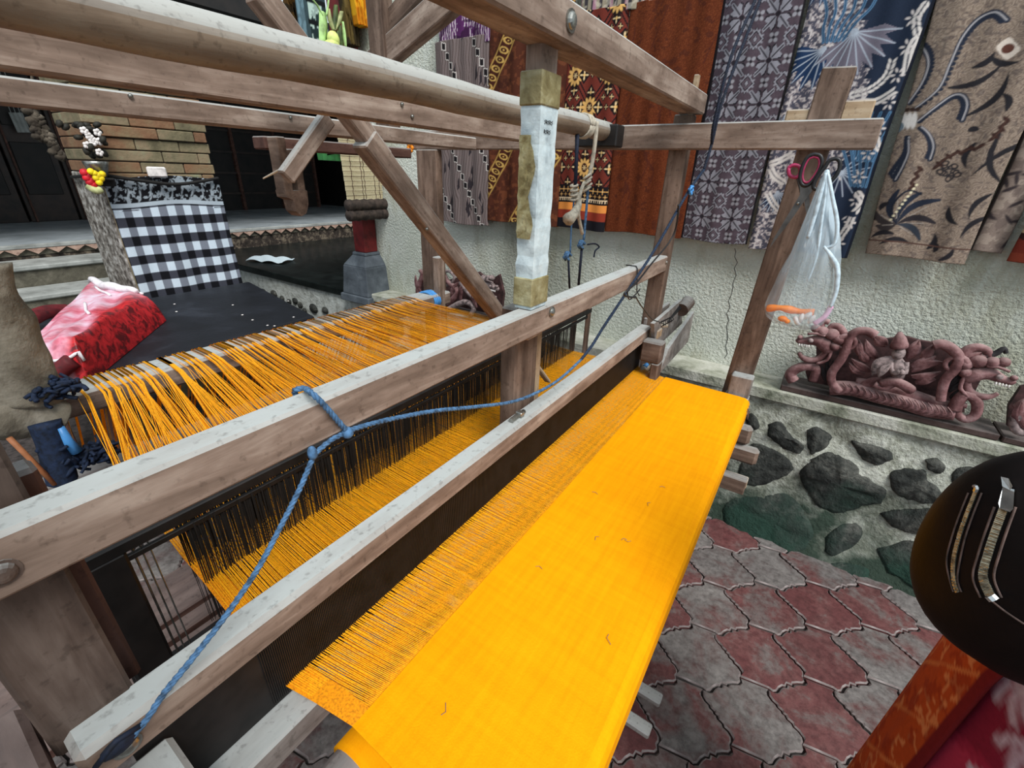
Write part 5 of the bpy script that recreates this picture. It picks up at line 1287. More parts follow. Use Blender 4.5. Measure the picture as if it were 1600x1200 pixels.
# red folded cloth with pale inner side
def redmat():
    m, nt, b = newmat('red_printed_cloth'); tc = N(nt, 'ShaderNodeTexCoord'); P = tc.outputs['Object']; a = N(nt, 'ShaderNodeVertexColor'); a.layer_name = 'print'
    n = noise(nt, P, 26, 4, .65, .8); n2 = noise(nt, P, 9, 3)
    r1 = ramp(nt, [(.40, (96, 12, 18)), (.5, (176, 26, 32)), (.62, (206, 38, 44))]); nt.links.new(n.outputs[0], r1.inputs[0])
    r2 = ramp(nt, [(.24, (150, 56, 74)), (.34, (196, 76, 94)), (.45, (214, 130, 150)), (.58, (226, 196, 212)), (.72, (232, 226, 236))]); nt.links.new(mth(nt, 'ADD', mth(nt, 'MULTIPLY', n2.outputs[0], .8), mth(nt, 'MULTIPLY', n.outputs[0], .2)), r2.inputs[0])
    sp = N(nt, 'ShaderNodeSeparateColor'); nt.links.new(a.outputs[0], sp.inputs[0])
    nt.links.new(mix(nt, sp.outputs[0], r1.outputs[0], r2.outputs[0]), b.inputs['Base Color']); b.inputs['Roughness'].default_value = .5; bump(nt, b, n2.outputs[0], .2, .01); return m
M_red = redmat(); M_hem = plain('white_hem', (232, 226, 230), .6, .05, 30, .1); M_reddark = plain('fold_shade_red', (92, 20, 26), .7, .2, 30, .2)
rb = thing('red_cloth', 'folded red printed cloth with pale inner side lying on the black bench', 'cloth', (-2.6, 0.55, 0.725))
c01 = onz(140, 418, .862); c11 = onz(258, 494, .75); c10 = onz(140, 596, .735); c00 = onz(30, 604, .735)
c00, c10, c11, c01 = (Vector((q.x, q.y)) for q in (c00, c10, c11, c01))
cl = Cloth(0, 1, 0, 1, 1/90); cl.a[:] = 0
U, V = cl.U, cl.V     # U across from hem to fold, V along
pale = np.clip((0.80-U+0.10*np.sin(V*9)+.08*cl.noise(9, 2, 61))*5, 0, 1)*np.clip((1.15-V)*4, 0, 1); cl.a[..., 0] = pale*(0.35+.65*np.clip(cl.noise(5, 3, 62)*2.2-.55, 0, 1))
def redpos(U, V):
    A = (1-V)[..., None]*((1-U)[..., None]*np.array(c00)+U[..., None]*np.array(c10)) + V[..., None]*((1-U)[..., None]*np.array(c01)+U[..., None]*np.array(c11))
    edge = np.minimum(np.minimum(U, 1-U)*1.6, np.minimum(V, 1-V)*2.4)
    h = .15*np.clip(edge*6.0, 0, 1)**.5 + .006*np.sin(U*21+V*5)*np.clip(edge*4, 0, 1) + .006*np.sin(V*17+U*9)*np.clip(edge*4, 0, 1) - .02*V
    h = h*(.75+.35*U*(1-.3*V))
    return A[..., 0], A[..., 1], .728+np.maximum(h, 0.0)
sheet('fold_top', cl, redpos, M_red, rb)
def onred(u, v_):
    x, y, z = redpos(np.array([[u]]), np.array([[v_]])); return Vector((float(x[0, 0]), float(y[0, 0]), float(z[0, 0])))
for pts in ([(.0, .05), (.35, .03), (.7, .02), (.98, .03)], [(.1, .95), (.5, .97), (.85, .93)], [(.35, .55), (.5, .45), (.62, .4)], [(.25, .8), (.55, .74)]):
    mb = MB(); mb.tube([onred(a, b_)+Vector((0, 0, .006)) for a, b_ in curve2(pts, 6)], .006, 6); mb.build('hem', M_hem, rb, True)
mb = MB(); mb.tube(smoothpath([onred(.05, .02)+Vector((0, -.02, -.01)), onred(.5, .01)+Vector((.02, -.03, -.02)), onred(.95, .02)+Vector((0, -.02, 0))], 6), .028, 10); mb.build('open_fold', M_reddark, rb, True)  # dark roll stands for the shade inside the open fold
mb = MB(); q = [onred(u_, .90-.05*math.sin(PI*(u_-.05)/.75))+Vector((0, 0, .012)) for u_ in np.linspace(.05, .80, 16)]; mb.tube(q, [.012+.010*math.sin(PI*i/15) for i in range(16)], 10); mb.build('rolled_end', M_hem, rb, True)
mb = MB(); q = smoothpath([Vector((-2.62, .30, .76)), Vector((-2.74, .36, .80)), Vector((-2.88, .46, .81)), Vector((-2.98, .56, .78))], 6); mb.tube(q, .032, 10); mb.build('red_flap', M_reddark, rb, True)  # flap's dark opening: its shade is put into the deep red
# grey rag wrapped round the near rear corner of the loom
M_rag = blotch('grey_brown_rag', [(.3, (78, 70, 60)), (.48, (120, 112, 98)), (.66, (152, 144, 130)), (.8, (172, 166, 152))], 9, .95, .6, 30, .012)
def rag(name, pts, rad, seed, parent=None):
    q = smoothpath(pts, 8); m = len(q); v, f = tube(q, [rad[0]+(rad[1]-rad[0])*i/(m-1) for i in range(m)], 20)
    o_ = [p + Vector((mnoise.noise(p*14+Vector((seed, 0, 0))), mnoise.noise(p*14+Vector((0, seed, 3))), mnoise.noise(p*14+Vector((7, 0, seed)))))*.016 for p in v]
    return meshobj(name, o_, f, M_rag, parent, True)
rg = thing('grey_rag', 'mottled grey brown rag bundled round the near rear corner of the loom', 'rag', (-1.5, 0.08, 0.85))
rag('upper_wrap', [onx(-70, 420, -1.5), onx(-28, 500, -1.5), onx(10, 570, -1.5), onx(22, 625, -1.5)], (.075, .082), 1.0, rg)
rag('lower_wrap', [onx(-30, 640, -1.5), onx(15, 648, -1.48), onx(55, 650, -1.47), onx(98, 655, -1.46)], (.075, .04), 5.0, rg)
def strands(name, label, centres, n, seed, parent=None):
    r = random.Random(seed); mb = MB()
    for k in range(n):
        i = r.random()*(len(centres)-1.001); a = centres[int(i)].lerp(centres[int(i)+1], i % 1); d = Vector((r.gauss(0, 1), r.gauss(0, 1), r.gauss(0, .7))).normalized(); e = d.orthogonal().normalized()
        R0 = r.uniform(.010, .022); o_ = Vector((r.gauss(0, .007), r.gauss(0, .007), r.gauss(0, .007)))
        mb.tube(smoothpath([a+o_+d*R0*(t-2)*.8+e*R0*math.sin(t*1.3+k)*.7 for t in range(5)], 4), r.uniform(.0035, .006), 6)
    return mb.build(name, M_navy, parent, True)
ns = thing('navy_strands', 'knotted navy blue strands tied round the near end of the warp beam', 'cord', (-1.45, 0.2, 0.72))
strands('tuft', '', [onx(52, 612, -1.44), onx(75, 612, -1.44), onx(100, 606, -1.44), onx(112, 600, -1.44)], 46, 1, ns)
strands('tuft', '', [onx(82, 690, -1.42), onx(92, 715, -1.42), onx(115, 722, -1.42), onx(140, 708, -1.42), onx(170, 712, -1.42), onx(160, 700, -1.42)], 110, 2, ns)
mb = MB(); mb.tube(smoothpath([onx(70, 660, -1.42), onx(82, 690, -1.42), onx(92, 730, -1.42), onx(98, 752, -1.42)], 5), .03, 8); mb.build('dark_wrap', M_navy, ns, True)
mb = MB(); mb.tube([onx(94, 668, -1.40), onx(106, 690, -1.40), onx(120, 706, -1.40)], [.008, .011, .012], 8); mb.build('blue_tie', M_bluetape, ns, True)
mb = MB(); mb.tube([onx(14, 684, -1.40), onx(52, 722, -1.40), onx(86, 757, -1.40)], .0055, 8); tag(mb.build('bamboo_stick', plain('orange_bamboo', (176, 112, 72), .6, .12, 20, .1), None, True), 'thin orange brown stick slanting beside the grey rag', 'stick')
mb = MB(); c_ = ony(640, 462, 1.60)
for k in range(4):
    y = 1.585+.012*k; mb.tube([(-1.555+.062*math.cos(a)*1.0, y, .870+.040*math.sin(a)) for a in [PI*i/8 for i in range(-2, 11)]], .0055, 6)
tag(mb.build('blue_tie', M_bluetape, None, True), 'bright blue plastic tie round the far end of the warp back beam', 'tie')
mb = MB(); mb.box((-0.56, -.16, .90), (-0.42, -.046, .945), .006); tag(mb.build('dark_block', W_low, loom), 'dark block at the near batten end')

# ================================================================== PILLAR DRESSING
M_check = colattr('chequered_cotton', .85, .2, 200)
c = Cloth(PY0+.01, PY1+.012, .66, 1.375, .0045); U, V = c.U, c.V
pc, pr_ = .087, .104
colw = (((U-PY0-.012)/pc) % 1) < .5; roww = (((V-1.212)/pr_) % 1) > .5
def sel3(m, col): c.a[m] = lin(col)
sel3(colw & roww, (206, 220, 232)); sel3(~colw & roww, (122, 128, 140)); sel3(colw & ~roww, (64, 66, 76)); sel3(~colw & ~roww, (18, 19, 24))
band = V > 1.232; c.a[band] = lin((22, 22, 26)); n = c.noise(60, 3, 71); c.put((band & (n > .55)).astype(float), (150, 160, 168))
for k in range(11):
    for q in range(5): c.ell(PY0+.04+.055*k+.006*q, 1.262+.018*q+.01*math.sin(k*2+q), .012, .0035, .9+.3*q, (168, 178, 186))
c.put(((V > 1.222) & (V < 1.242)).astype(float), (176, 188, 198))
def chk(U, V):
    t = (1.375-V); bot = np.maximum(0, 1.0-V)
    return PX+.012+.010*np.sin(U*26+V*2)*np.clip(t*2, 0, 1)+.045*bot + 0*U, U + .02*(1.375-V)*(U-1.25), V+.008*np.sin(U*11)*(V > 1.2)
o = sheet('chequered_cloth', c, chk, M_check, None, .006); tag(o, 'black white and grey chequered cloth tied round the brick pillar', 'cloth')
mb = MB(); mb.tube(smoothpath([(PX+.03, PY0-.01, 1.385), (PX+.045, 1.15, 1.352), (PX+.045, 1.32, 1.338), (PX+.03, PY1+.005, 1.372)], 6), .009, 8)
mb.tube([(PX+.02, PY0-.008, 1.38), (PX-.2, PY0-.01, 1.37), (PX-.4, PY0-.01, 1.36)], .008, 8); o = mb.build('dark_sash', M_black, None, True); tag(o, 'dark narrow sash knotted round the pillar above the chequered cloth', 'sash'); o.name = 'cloth_belt'
mb = MB(); p = onx(242, 271, PX+.03); mb.box((PX+.03, p.y-.04, p.z-.02), (PX+.055, p.y+.055, p.z+.035), .012); tag(mb.build('foil_packet', M_white, None), 'small crumpled white packet tucked above the chequered cloth', 'packet')
# flower bowl and offering by the pillar
bw = thing('flower_bowl', 'small silver bowl of white flowers beside the brick pillar', 'bowl', onx(152, 262, -3.25))
p = onx(152, 262, -3.25); mb = MB(); mb.tube([p+Vector((0, 0, -.045)), p+Vector((0, 0, -.02)), p+Vector((0, 0, .015)), p+Vector((0, 0, .03))], [.028, .04, .052, .056], 16); mb.build('bowl', M_metal, bw, True)
mb = MB(); mb.box(p+Vector((-.02, -.05, -.09)), p+Vector((.0, .06, -.05)), .004); mb.box(p+Vector((-.10, -.03, -.06)), p+Vector((.03, .05, -.048)), .003); mb.build('bracket', M_black, bw)
lf = MB()
for k in range(26): a = r.uniform(0, 6.3); lf.ball(p+Vector((r.gauss(0, .03), r.gauss(0, .04), .05+r.uniform(0, .15))), (.018, .022, .014), Matrix.Rotation(a, 3, 'X'), 6, 4)
lf.build('dark_leaves', plain('dark_leaf', (34, 32, 24), .7, .3, 30, .2), bw, True)
for px, py in ((131, 204), (139, 213), (145, 222), (152, 207), (154, 221), (136, 227), (155, 238), (143, 217)):
    mb = MB(); q0 = onx(px, py, -3.19)
    for k in range(5): mb.ball(q0+Vector((.004, .010*math.cos(k*1.256), .010*math.sin(k*1.256))), (.006, .009, .009), None, 7, 5)
    mb.build('flower', M_white, bw, True)
of = thing('flower_offering', 'red and yellow flower offering beside the chequered cloth', 'flowers', onx(145, 280, -3.22))
M_rf = plain('red_petal', (190, 20, 36), .6, .15, 40, .2); M_yf = plain('yellow_petal', (240, 206, 20), .6, .12, 40, .2); M_gf = plain('pale_green_leaf', (168, 172, 120), .7, .15, 30, .2)
mb = MB()
for a, b_ in ((132, 270), (136, 278), (141, 285), (146, 289), (139, 274), (143, 281)): mb.ball(onx(a, b_, -3.21), (.018, .020, .020), None, 8, 6)
mb.build('red_flower', M_rf, of, True); mb = MB()
for a, b_ in ((142, 268), (148, 271), (154, 274), (158, 279), (155, 285), (150, 278), (160, 272)): mb.ball(onx(a, b_, -3.19), (.014, .016, .016), None, 8, 6)
mb.build('yellow_flower', M_yf, of, True); mb = MB(); q = smoothpath([onx(138, 290, -3.22), onx(150, 298, -3.2), onx(158, 296, -3.2)], 4); mb.tube(q, .018, 8); mb.build('leaf_base', M_gf, of, True)
# dark dried bouquet hanging left of the pillar
mb = MB(); r = random.Random(12)
mb.tube([onx(60, 190, -4.2), onx(50, 120, -4.2), onx(46, 60, -4.2)], .008, 6); zt_ = onx(46, 60, -4.2); mb.tube([zt_, (zt_.x, zt_.y, 2.62)], .006, 6)
for k in range(34):
    t = r.random(); c_ = onx(52+44*t+r.gauss(0, 5), 185+62*t+r.gauss(0, 7), -4.2); mb.ball(c_, (.03, .035, .022), Matrix.Rotation(r.uniform(0, 3), 3, 'X'), 6, 4)
tag(mb.build('dried_bouquet', blotch('dried_flower', [(.35, (34, 28, 24)), (.55, (78, 70, 60)), (.75, (136, 126, 112))], 12, .9, .4), None, True), 'dusty dried bouquet hanging in the dark left of the pillar', 'flowers')

# ================================================================== RED COLUMN, BLIND, TERRACE
co = thing('red_column', 'dark red timber column on a tapered grey stone base at the terrace corner', 'column', (-2.72, 2.03, .60))
M_colred = plain('dark_red_paint', (110, 30, 30), .6, .15, 20, .1); M_cbase = blotch('grey_stone_base', [(.3, (66, 72, 78)), (.55, (88, 95, 102)), (.8, (116, 124, 130))], 10, .7, .3, 50)
def frust(name, c, w0, w1, z0, z1, mat, parent, d0=None, d1=None):
    v = [Vector((c[0]+sx*w/2, c[1]+sy*w/2, z)) for w, z in ((w0, z0), (w1, z1)) for sx, sy in ((-1, -1), (1, -1), (1, 1), (-1, 1))]
    o = meshobj(name, v, [(3, 2, 1, 0), (4, 5, 6, 7), (0, 1, 5, 4), (1, 2, 6, 5), (2, 3, 7, 6), (3, 0, 4, 7)], mat, parent); md = o.modifiers.new('edge', 'BEVEL'); md.width = .006; md.segments = 2; return o
CC = (-2.66, 2.14)
frust('plinth_step', CC, .31, .30, .585, .635, M_cbase, co); frust('base_block', CC, .275, .24, .635, .835, M_cbase, co); frust('base_taper', CC, .24, .14, .835, .905, M_cbase, co); frust('base_cap', CC, .145, .135, .905, .925, M_cbase, co)
bx('shaft', (CC[0]-.055, CC[1]-.055, .925), (CC[0]+.055, CC[1]+.055, 2.5), M_colred, co)
bl = thing('bamboo_blind', 'rolled bamboo slat blind with dark rolls at its foot, hanging on the red column', 'blind', (-2.5, 2.07, 1.55))
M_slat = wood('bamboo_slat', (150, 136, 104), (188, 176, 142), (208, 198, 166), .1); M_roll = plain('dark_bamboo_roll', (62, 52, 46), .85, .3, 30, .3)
yb0, yb1 = 1.893, 2.195
for k in range(13):
    z = 1.285+.0275*k; beam('slat', (-2.50+.002*(k % 2), yb0+.012-.0012*k, z), (-2.50, yb1-.004, z+.002), .006, .0262, M_slat, bl, (0, 0, 1), .002)
for z in (1.245, 1.185):
    mb = MB(); n_ = 16; mb.tube([(-2.50, yb0+.01+(yb1-yb0)*i/n_, z) for i in range(n_+1)], [.034+.003*math.sin(i*2.1) for i in range(n_+1)], 12); yobj('roll', mb, M_roll, bl)
mb = MB()
for y in (1.955, 2.03, 2.05, 2.13, 2.165): mb.tube([(-2.494+.003*math.sin(i*1.9), y+.004*math.sin(i*2.7), 1.28+.36*i/18) for i in range(19)], .0018, 5)
mb.build('binding_cords', W_dark, bl); mb = MB(); r = random.Random(8)
for k in range(38):
    z = r.uniform(1.15, 1.45); y = yb1+r.uniform(-.01, .01); mb.tube([(-2.51+r.gauss(0, .015), y, z), (-2.50+r.gauss(0, .02), y+.05, z-.02), (-2.50+r.gauss(0, .02), y+r.uniform(.06, .10), z-.05)], .0045, 5)
tag(mb.build('frayed_ends', M_slat, bl), kind='stuff')
mb = MB(); q = [onx(495, 238, -2.6), onx(545, 241, -2.6), onx(545, 253, -2.6), onx(497, 250, -2.6)]
v = [p+Vector((d, 0, 0)) for d in (0, .05) for p in q]; mb.add(v, [(0, 1, 2, 3), (7, 6, 5, 4), (0, 4, 5, 1), (1, 5, 6, 2), (2, 6, 7, 3), (3, 7, 4, 0)]); gr = tag(mb.build('green_tray', plain('green_plastic', (52, 112, 62), .5, .15, 20, .05), None), 'small green tray seen under the rear beam beside the bamboo blind', 'tray')
mb = MB(); q = [onx(507, 236, -2.57), onx(538, 237, -2.57), onx(538, 246, -2.57), onx(508, 245, -2.57)]; v = [p+Vector((d, 0, 0)) for d in (0, .02) for p in q]; mb.add(v, [(0, 1, 2, 3), (7, 6, 5, 4), (0, 4, 5, 1), (1, 5, 6, 2), (2, 6, 7, 3), (3, 7, 4, 0)]); mb.build('cream_filling', M_slat, gr)
cl = Cloth(0, 1, 0, 1, 1/24); cl.fill((206, 220, 226)); pq = [Vector((-4.05+.05, 2.16, .66)), Vector((-3.87, 2.11, .66)), Vector((-3.55, 2.30, .66)), Vector((-3.9, 2.38, .66))]
pq = [onz(383, 405, .66), onz(440, 410, .66), onz(460, 403, .66), onz(405, 398, .66)]
def pap(U, V):
    A = sum(np.array(p)[None, None, :]*w_[..., None] for p, w_ in zip(pq, ((1-U)*(1-V), U*(1-V), U*V, (1-U)*V))); return A[..., 0], A[..., 1], .648+.018*np.abs(np.sin(U*7+V*3))
tag(sheet('white_sheet', cl, pap, M_print, None, .004), 'white crumpled sheet lying on the black terrace', 'sheet')

# ================================================================== TOP LEFT DECORATIONS above the pole
M_teal = None
c = Cloth(0, .34, 0, .95, .008); c.fill((60, 78, 84)); U, V = c.U, c.V
for k in range(9):
    z = .06+.10*k; c.put(((np.abs(V-z) < .036) & (U > .12)).astype(float), (190, 214, 206)); n = c.noise(26, 2, 80+k)
    c.put(((np.abs(V-z) < .036) & (U > .12) & (n > .54)), (40, 56, 58)); c.put((np.abs(V-z-.05) < .012) & (U > .1), (22, 26, 28))
c.put((U < .07).astype(float), (110, 138, 150)); c.put((c.noise(40, 2, 90) > .62)*.4, (40, 52, 58))
XT = -2.60
q0 = onx(470, 40, XT); q1 = onx(512, 40, XT)
def tl(U, V): t = U/.34; return XT+0*U, q0.y+(q1.y-q0.y)*t, q0.z-.28+V
tag(sheet('teal_textile', c, tl, M_print, None, .02), 'teal and black banded textile hanging above the round pole', 'textile')
M_lg = plain('pale_palm_leaf', (168, 204, 132), .6, .12, 30, .1); M_dg = plain('dark_palm_leaf', (70, 86, 44), .6, .2, 30, .1); M_yg = plain('yellow_green_knot', (206, 218, 128), .6, .1, 30, .1)
po = thing('palm_leaf_offering', 'woven palm leaf offering of pale and dark green leaves above the pole', 'offering', onx(515, 60, -3.0))
def pleaf(pts, w_, mat, x=-2.5, tip=.15):
    x = -2.5; w_ *= .83
    q = smoothpath([onx(a, b_, x) for a, b_ in pts], 4); n_ = len(q); v = []; f = []
    for i, p in enumerate(q):
        k = w_*(tip+(1-tip)*math.sin(PI*min(1, (i+1)/n_*.8+.1))); s_ = Vector((0, 1, 0)); v += [p-s_*k, p+Vector((.012, 0, 0)), p+s_*k]
    for i in range(n_-1):
        for j in range(2): a = 3*i+j; f.append((a, a+1, a+4, a+3))
    o = meshobj('leaf', v, f, mat, po, True); md = o.modifiers.new('t', 'SOLIDIFY'); md.thickness = .003; return o
pleaf([(504, 75), (505, 50), (505, 30), (503, 18)], .032, M_lg, -2.98, .5); pleaf([(503, 25), (496, 10), (488, 0)], .006, M_lg); pleaf([(509, 25), (512, 8), (513, -5)], .006, M_lg)
pleaf([(522, 48), (516, 32), (513, 14)], .02, M_gf, -3.0, .6); pleaf([(522, 48), (530, 32), (534, 18)], .02, M_gf, -3.0, .6); pleaf([(522, 46), (524, 28), (525, 8)], .022, M_dg, -2.99, .5)
pleaf([(540, 75), (538, 52), (535, 34)], .014, M_lg); pleaf([(534, 75), (532, 56), (531, 40)], .02, M_dg); pleaf([(528, 75), (528, 60), (527, 48)], .018, M_dg)
mb = MB(); mb.ball(onx(521, 62, -2.47), (.03, .036, .04), None, 10, 7); mb.ball(onx(519, 72, -2.47), (.04, .045, .03), None, 10, 7); mb.build('leaf_knot', M_yg, po, True)
def hangcloth(name, label, pxs, x, col1, col2, seed):
    (a, b_), (a2, b2_) = pxs; p0, p1 = onx(a, b_, x), onx(a2, b2_, x); c = Cloth(0, 1, 0, 1, 1/40); c.fill(col1); n = c.noise(5, 3, seed); c.put((n > .52)*.8, col2)
    def pos(U, V): return x+.03*np.sin(U*15+V*3), p0.y+(p1.y-p0.y)*(U*(.6+.4*V)+.2*(1-V)), p0.z+(p1.z-p0.z)*(1-V)+0*U
    tag(sheet(name, c, pos, M_print, None, .02), label, 'cloth')
hangcloth('yellow_cloth', 'golden yellow cloth hanging beside the upper loom post', ((546, -60), (574, 44)), -2.50, (236, 176, 40), (196, 116, 20), 91)
hangcloth('brown_frond', 'dried brown frond hanging between palm leaves and yellow cloth', ((532, -40), (560, 74)), -2.56, (64, 54, 36), (110, 92, 50), 92)
hangcloth('brown_frond', 'dried brown frond hanging left of the teal textile', ((440, -60), (472, 62)), -2.70, (44, 34, 20), (96, 68, 30), 93)

# ================================================================== PERSON IN SARONG AND HANDBAG (right edge)
PC = Vector((0.47, 0.655)); toC = Vector((-PC.x, -PC.y)).normalized(); lf_ = Vector((toC.y, -toC.x))
lf_ = Vector((-0.816, 0.578)) if lf_.dot(Vector((-0.8, 0.57))) > 0 else lf_
if lf_.dot(Vector((-0.8, 0.57))) < 0: lf_ = -lf_
face = Vector((0.75, -0.66)).normalized(); side = Vector((-face.y, face.x))
person = thing('person', 'person in red patterned sarong with orange sash, standing at the right edge', 'person', (PC.x, PC.y, 0))
def W(s, f_, z): q = PC + side*s + face*f_; return (q.x, q.y, z)
verts = [W(0, 0, .92), W(0, -.01, 1.08), W(0, 0, 1.24), W(0, -.01, 1.36), W(0, 0, 1.42), W(0, .015, 1.50), W(0, .02, 1.58),
         W(.09, 0, .86), W(.085, .01, .48), W(.085, -.02, .09), W(.09, .09, .035), W(-.09, 0, .86), W(-.085, .01, .48), W(-.085, -.02, .09), W(-.09, .09, .035),
         W(.16, -.01, 1.33), W(.20, -.03, 1.06), W(.17, .10, .88), W(.15, .15, .84), W(-.16, -.01, 1.33), W(-.20, -.03, 1.06), W(-.17, .10, .88), W(-.15, .15, .84)]
rad = [.13, .115, .125, .09, .05, .085, .08, .085, .055, .038, .032, .085, .055, .038, .032, .05, .038, .028, .026, .05, .038, .028, .026]
edges = [(0, 1), (1, 2), (2, 3), (3, 4), (4, 5), (5, 6), (0, 7), (7, 8), (8, 9), (9, 10), (0, 11), (11, 12), (12, 13), (13, 14), (3, 15), (15, 16), (16, 17), (17, 18), (3, 19), (19, 20), (20, 21), (21, 22)]
for hv, sd in ((18, 1), (22, -1)):
    for q in range(5):
        s0 = sd*(.15+.013*(q-2)); L_ = (.045, .065, .07, .066, .052)[q]; prev = hv; th = sd*-.03 if q == 0 else 0
        for t_, (df, dz_) in enumerate(((.03, -.03), (.045+.2*L_, -.03-.4*L_), (.04+.1*L_, -.04-.9*L_))):
            verts.append(W(s0+th*(t_+1)*.5, .15+df, .84+dz_)); rad.append(.009-.0008*t_); edges.append((prev, len(verts)-1)); prev = len(verts)-1
me = bpy.data.meshes.new('body'); me.from_pydata(verts, edges, []); body = bpy.data.objects.new('body', me); C.objects.link(body); par(body, person)
sk = body.modifiers.new('skin', 'SKIN'); 
for i, q in enumerate(me.skin_vertices[0].data): q.radius = (rad[i], rad[i]*.85); q.use_root = (i == 0)
body.modifiers.new('sub', 'SUBSURF').levels = 2; body.modifiers['sub'].render_levels = 2
M_skin = plain('tan_skin', (164, 116, 88), .6, .06, 20, .05); me.materials.append(M_skin)
M_shirt = plain('plain_dark_shirt', (60, 58, 64), .85, .1, 40, .1)
mb = MB(); n_ = 28; rows = [(.96, .165, .135), (1.10, .155, .125), (1.25, .175, .13), (1.36, .15, .105), (1.42, .07, .07)]
for z, a, b_ in rows:
    for k in range(n_): w_ = 2*PI*k/n_; mb.v.append(Vector(W(a*math.cos(w_), b_*math.sin(w_), z)))
for i in range(len(rows)-1):
    for k in range(n_): l = (k+1) % n_; mb.f.append((i*n_+k, i*n_+l, (i+1)*n_+l, (i+1)*n_+k))
mb.build('shirt', M_shirt, person, True)
mb = MB(); mb.ball(Vector(W(0, -.026, 1.575)), (.094, .094, .096), None, 20, 12); mb.build('hair', M_black, person, True)
mb = MB(); mb.tube([W(0, .080, 1.560), W(0, .092, 1.535), W(0, .098, 1.518), W(0, .082, 1.512)], [.006, .010, .013, .008], 8); mb.build('nose', M_skin, person, True)
for s_ in (-.032, .032):
    mb = MB(); mb.ball(Vector(W(s_, .076, 1.548)), (.010, .010, .006), None, 10, 6); mb.build('eye', M_black, person, True)
    mb = MB(); mb.ball(Vector(W(s_*2.55, .01, 1.535)), (.012, .012, .026), None, 10, 7); mb.build('ear', M_skin, person, True)
mb = MB(); mb.tube(smoothpath([W(-.024, .070, 1.488), W(0, .080, 1.486), W(.024, .070, 1.488)], 4), .005, 6); mb.build('mouth', plain('lip', (150, 84, 76), .6, .05, 20, 0), person, True)
M_sar = colattr('sarong_print', .85, .25, 160)
def skirt(name, th0, th1, r0, z0, z1, c, extra=0.0, sway=0.0):
    def pos(U, V):
        th = th0+(th1-th0)*(U-c.x0)/(c.x1-c.x0); rr = r0*(1.0+.10*np.clip(.9-V, 0, 1)) + .004*np.sin(th*23)*np.clip(1.0-V, 0, 1)+extra; rr = rr*(1-.10*np.clip((V-.92)/.12, 0, 1))
        return PC.x+rr*(np.cos(th)*toC.x+np.sin(th)*lf_.x), PC.y+rr*(np.cos(th)*toC.y+np.sin(th)*lf_.y), V
    return sheet(name, c, pos, M_sar, person, .004)
c = Cloth(0, 1.07, .07, 1.03, .006); c.fill((150, 34, 58)); n = c.noise(14, 3, 95); c.put((n > .55)*.7, (176, 50, 74)); c.put((n < .38)*.6, (110, 22, 40)); r = random.Random(33)
for k in range(150):
    x, z, a = r.random()*1.07, .08+r.random()*.94, r.uniform(0, 6.28); L_ = r.uniform(.03, .06)
    for q in range(4):
        b_ = a+(q-1.5)*.55; c.line(curve2([(x, z), (x+L_*.5*math.cos(b_)-.01*math.sin(b_), z+L_*.5*math.sin(b_)+.01*math.cos(b_)), (x+L_*math.cos(b_), z+L_*math.sin(b_))], 4), .0045, (196, 176, 186), al=.85)
skirt('sarong', 0, 2*PI, .165, .07, 1.03, c)
c = Cloth(0, .30, .28, 1.04, .004); c.fill((176, 70, 26)); n = c.noise(30, 3, 96); U, V = c.U, c.V
c.put((np.abs(n-.5) < .035), (206, 122, 72)); c.put((c.noise(55, 2, 97) > .6)*.6, (140, 44, 20)); c.put((np.abs(U-.16) < .004), (206, 116, 62)); c.put((np.abs(((U+V) % .11)-.055) < .003) & (U < .15), (200, 112, 60)); c.put(U > .29, (120, 36, 20)); c.put(U < .014, (110, 24, 26))
skirt('sash', math.radians(33), math.radians(125), .165, .28, 1.04, c, .012)

hb = thing('handbag', 'dark brown leather handbag with brass zips, carried at the right edge', 'bag', (0.27, 0.575, 0.96))
M_lea = blotch('dark_brown_leather', [(.3, (12, 8, 8)), (.55, (19, 12, 11)), (.8, (30, 20, 18))], 12, .55, .15, 160, .002); M_brass = plain('brass_teeth', (172, 168, 150), .45, .2, 200, .1, metal=.8); M_silver = plain('polished_zip_pull', (196, 198, 198), .25, .1, 50, 0, metal=.9); M_seam = plain('brown_stitch', (92, 74, 68), .8, .2, 60, 0)
M_lea.node_tree.nodes['Principled BSDF'].inputs['Specular IOR Level'].default_value = .12
BC = ondist(1628, 892, .43); vdir = Vector((0, 0, 1)); bdep = (BC-Vector((0, 0, CAM_H))); bdep.z = 0; bdep.normalize(); bs = Vector((bdep.y, -bdep.x, 0))
RX, RY, RZ, EX = .090, .065, .122, 2.3
def bagf(p): d = p-BC; return (abs(d.dot(bs))/RX)**EX+(abs(d.dot(bdep))/RY)**EX+(abs(d.z)/RZ)**EX-1
v = []; f = []; n1_, n2_ = 48, 30
for i in range(n2_+1):
    th = PI*i/n2_
    for k in range(n1_):
        ph = 2*PI*k/n1_; d = Vector((math.sin(th)*math.cos(ph), math.sin(th)*math.sin(ph), math.cos(th)))
        s_ = (abs(d.x/RX)**EX+abs(d.y/RY)**EX+abs(d.z/RZ)**EX)**(-1/EX); v.append(BC+(bs*d.x+bdep*d.y+vdir*d.z)*s_)
for i in range(n2_):
    for k in range(n1_): l = (k+1) % n1_; f.append((i*n1_+k, (i+1)*n1_+k, (i+1)*n1_+l, i*n1_+l))
meshobj('bag_body', v, f, M_lea, hb, True)
def onbag(px, py):
    d = ray(px, py).normalized(); o_ = Vector((0, 0, CAM_H)); t = .2
    while t < 1.2:
        if bagf(o_+d*t) < 0: break
        t += .001
    return o_+d*(t-.0015)
def bagline(name, pts, r_, mat, n=8): mb = MB(); mb.tube([onbag(p.x, p.y) for p in smoothpath([(a, b_, 0) for a, b_ in pts], n)], r_, 6); return mb.build(name, mat, hb, True)
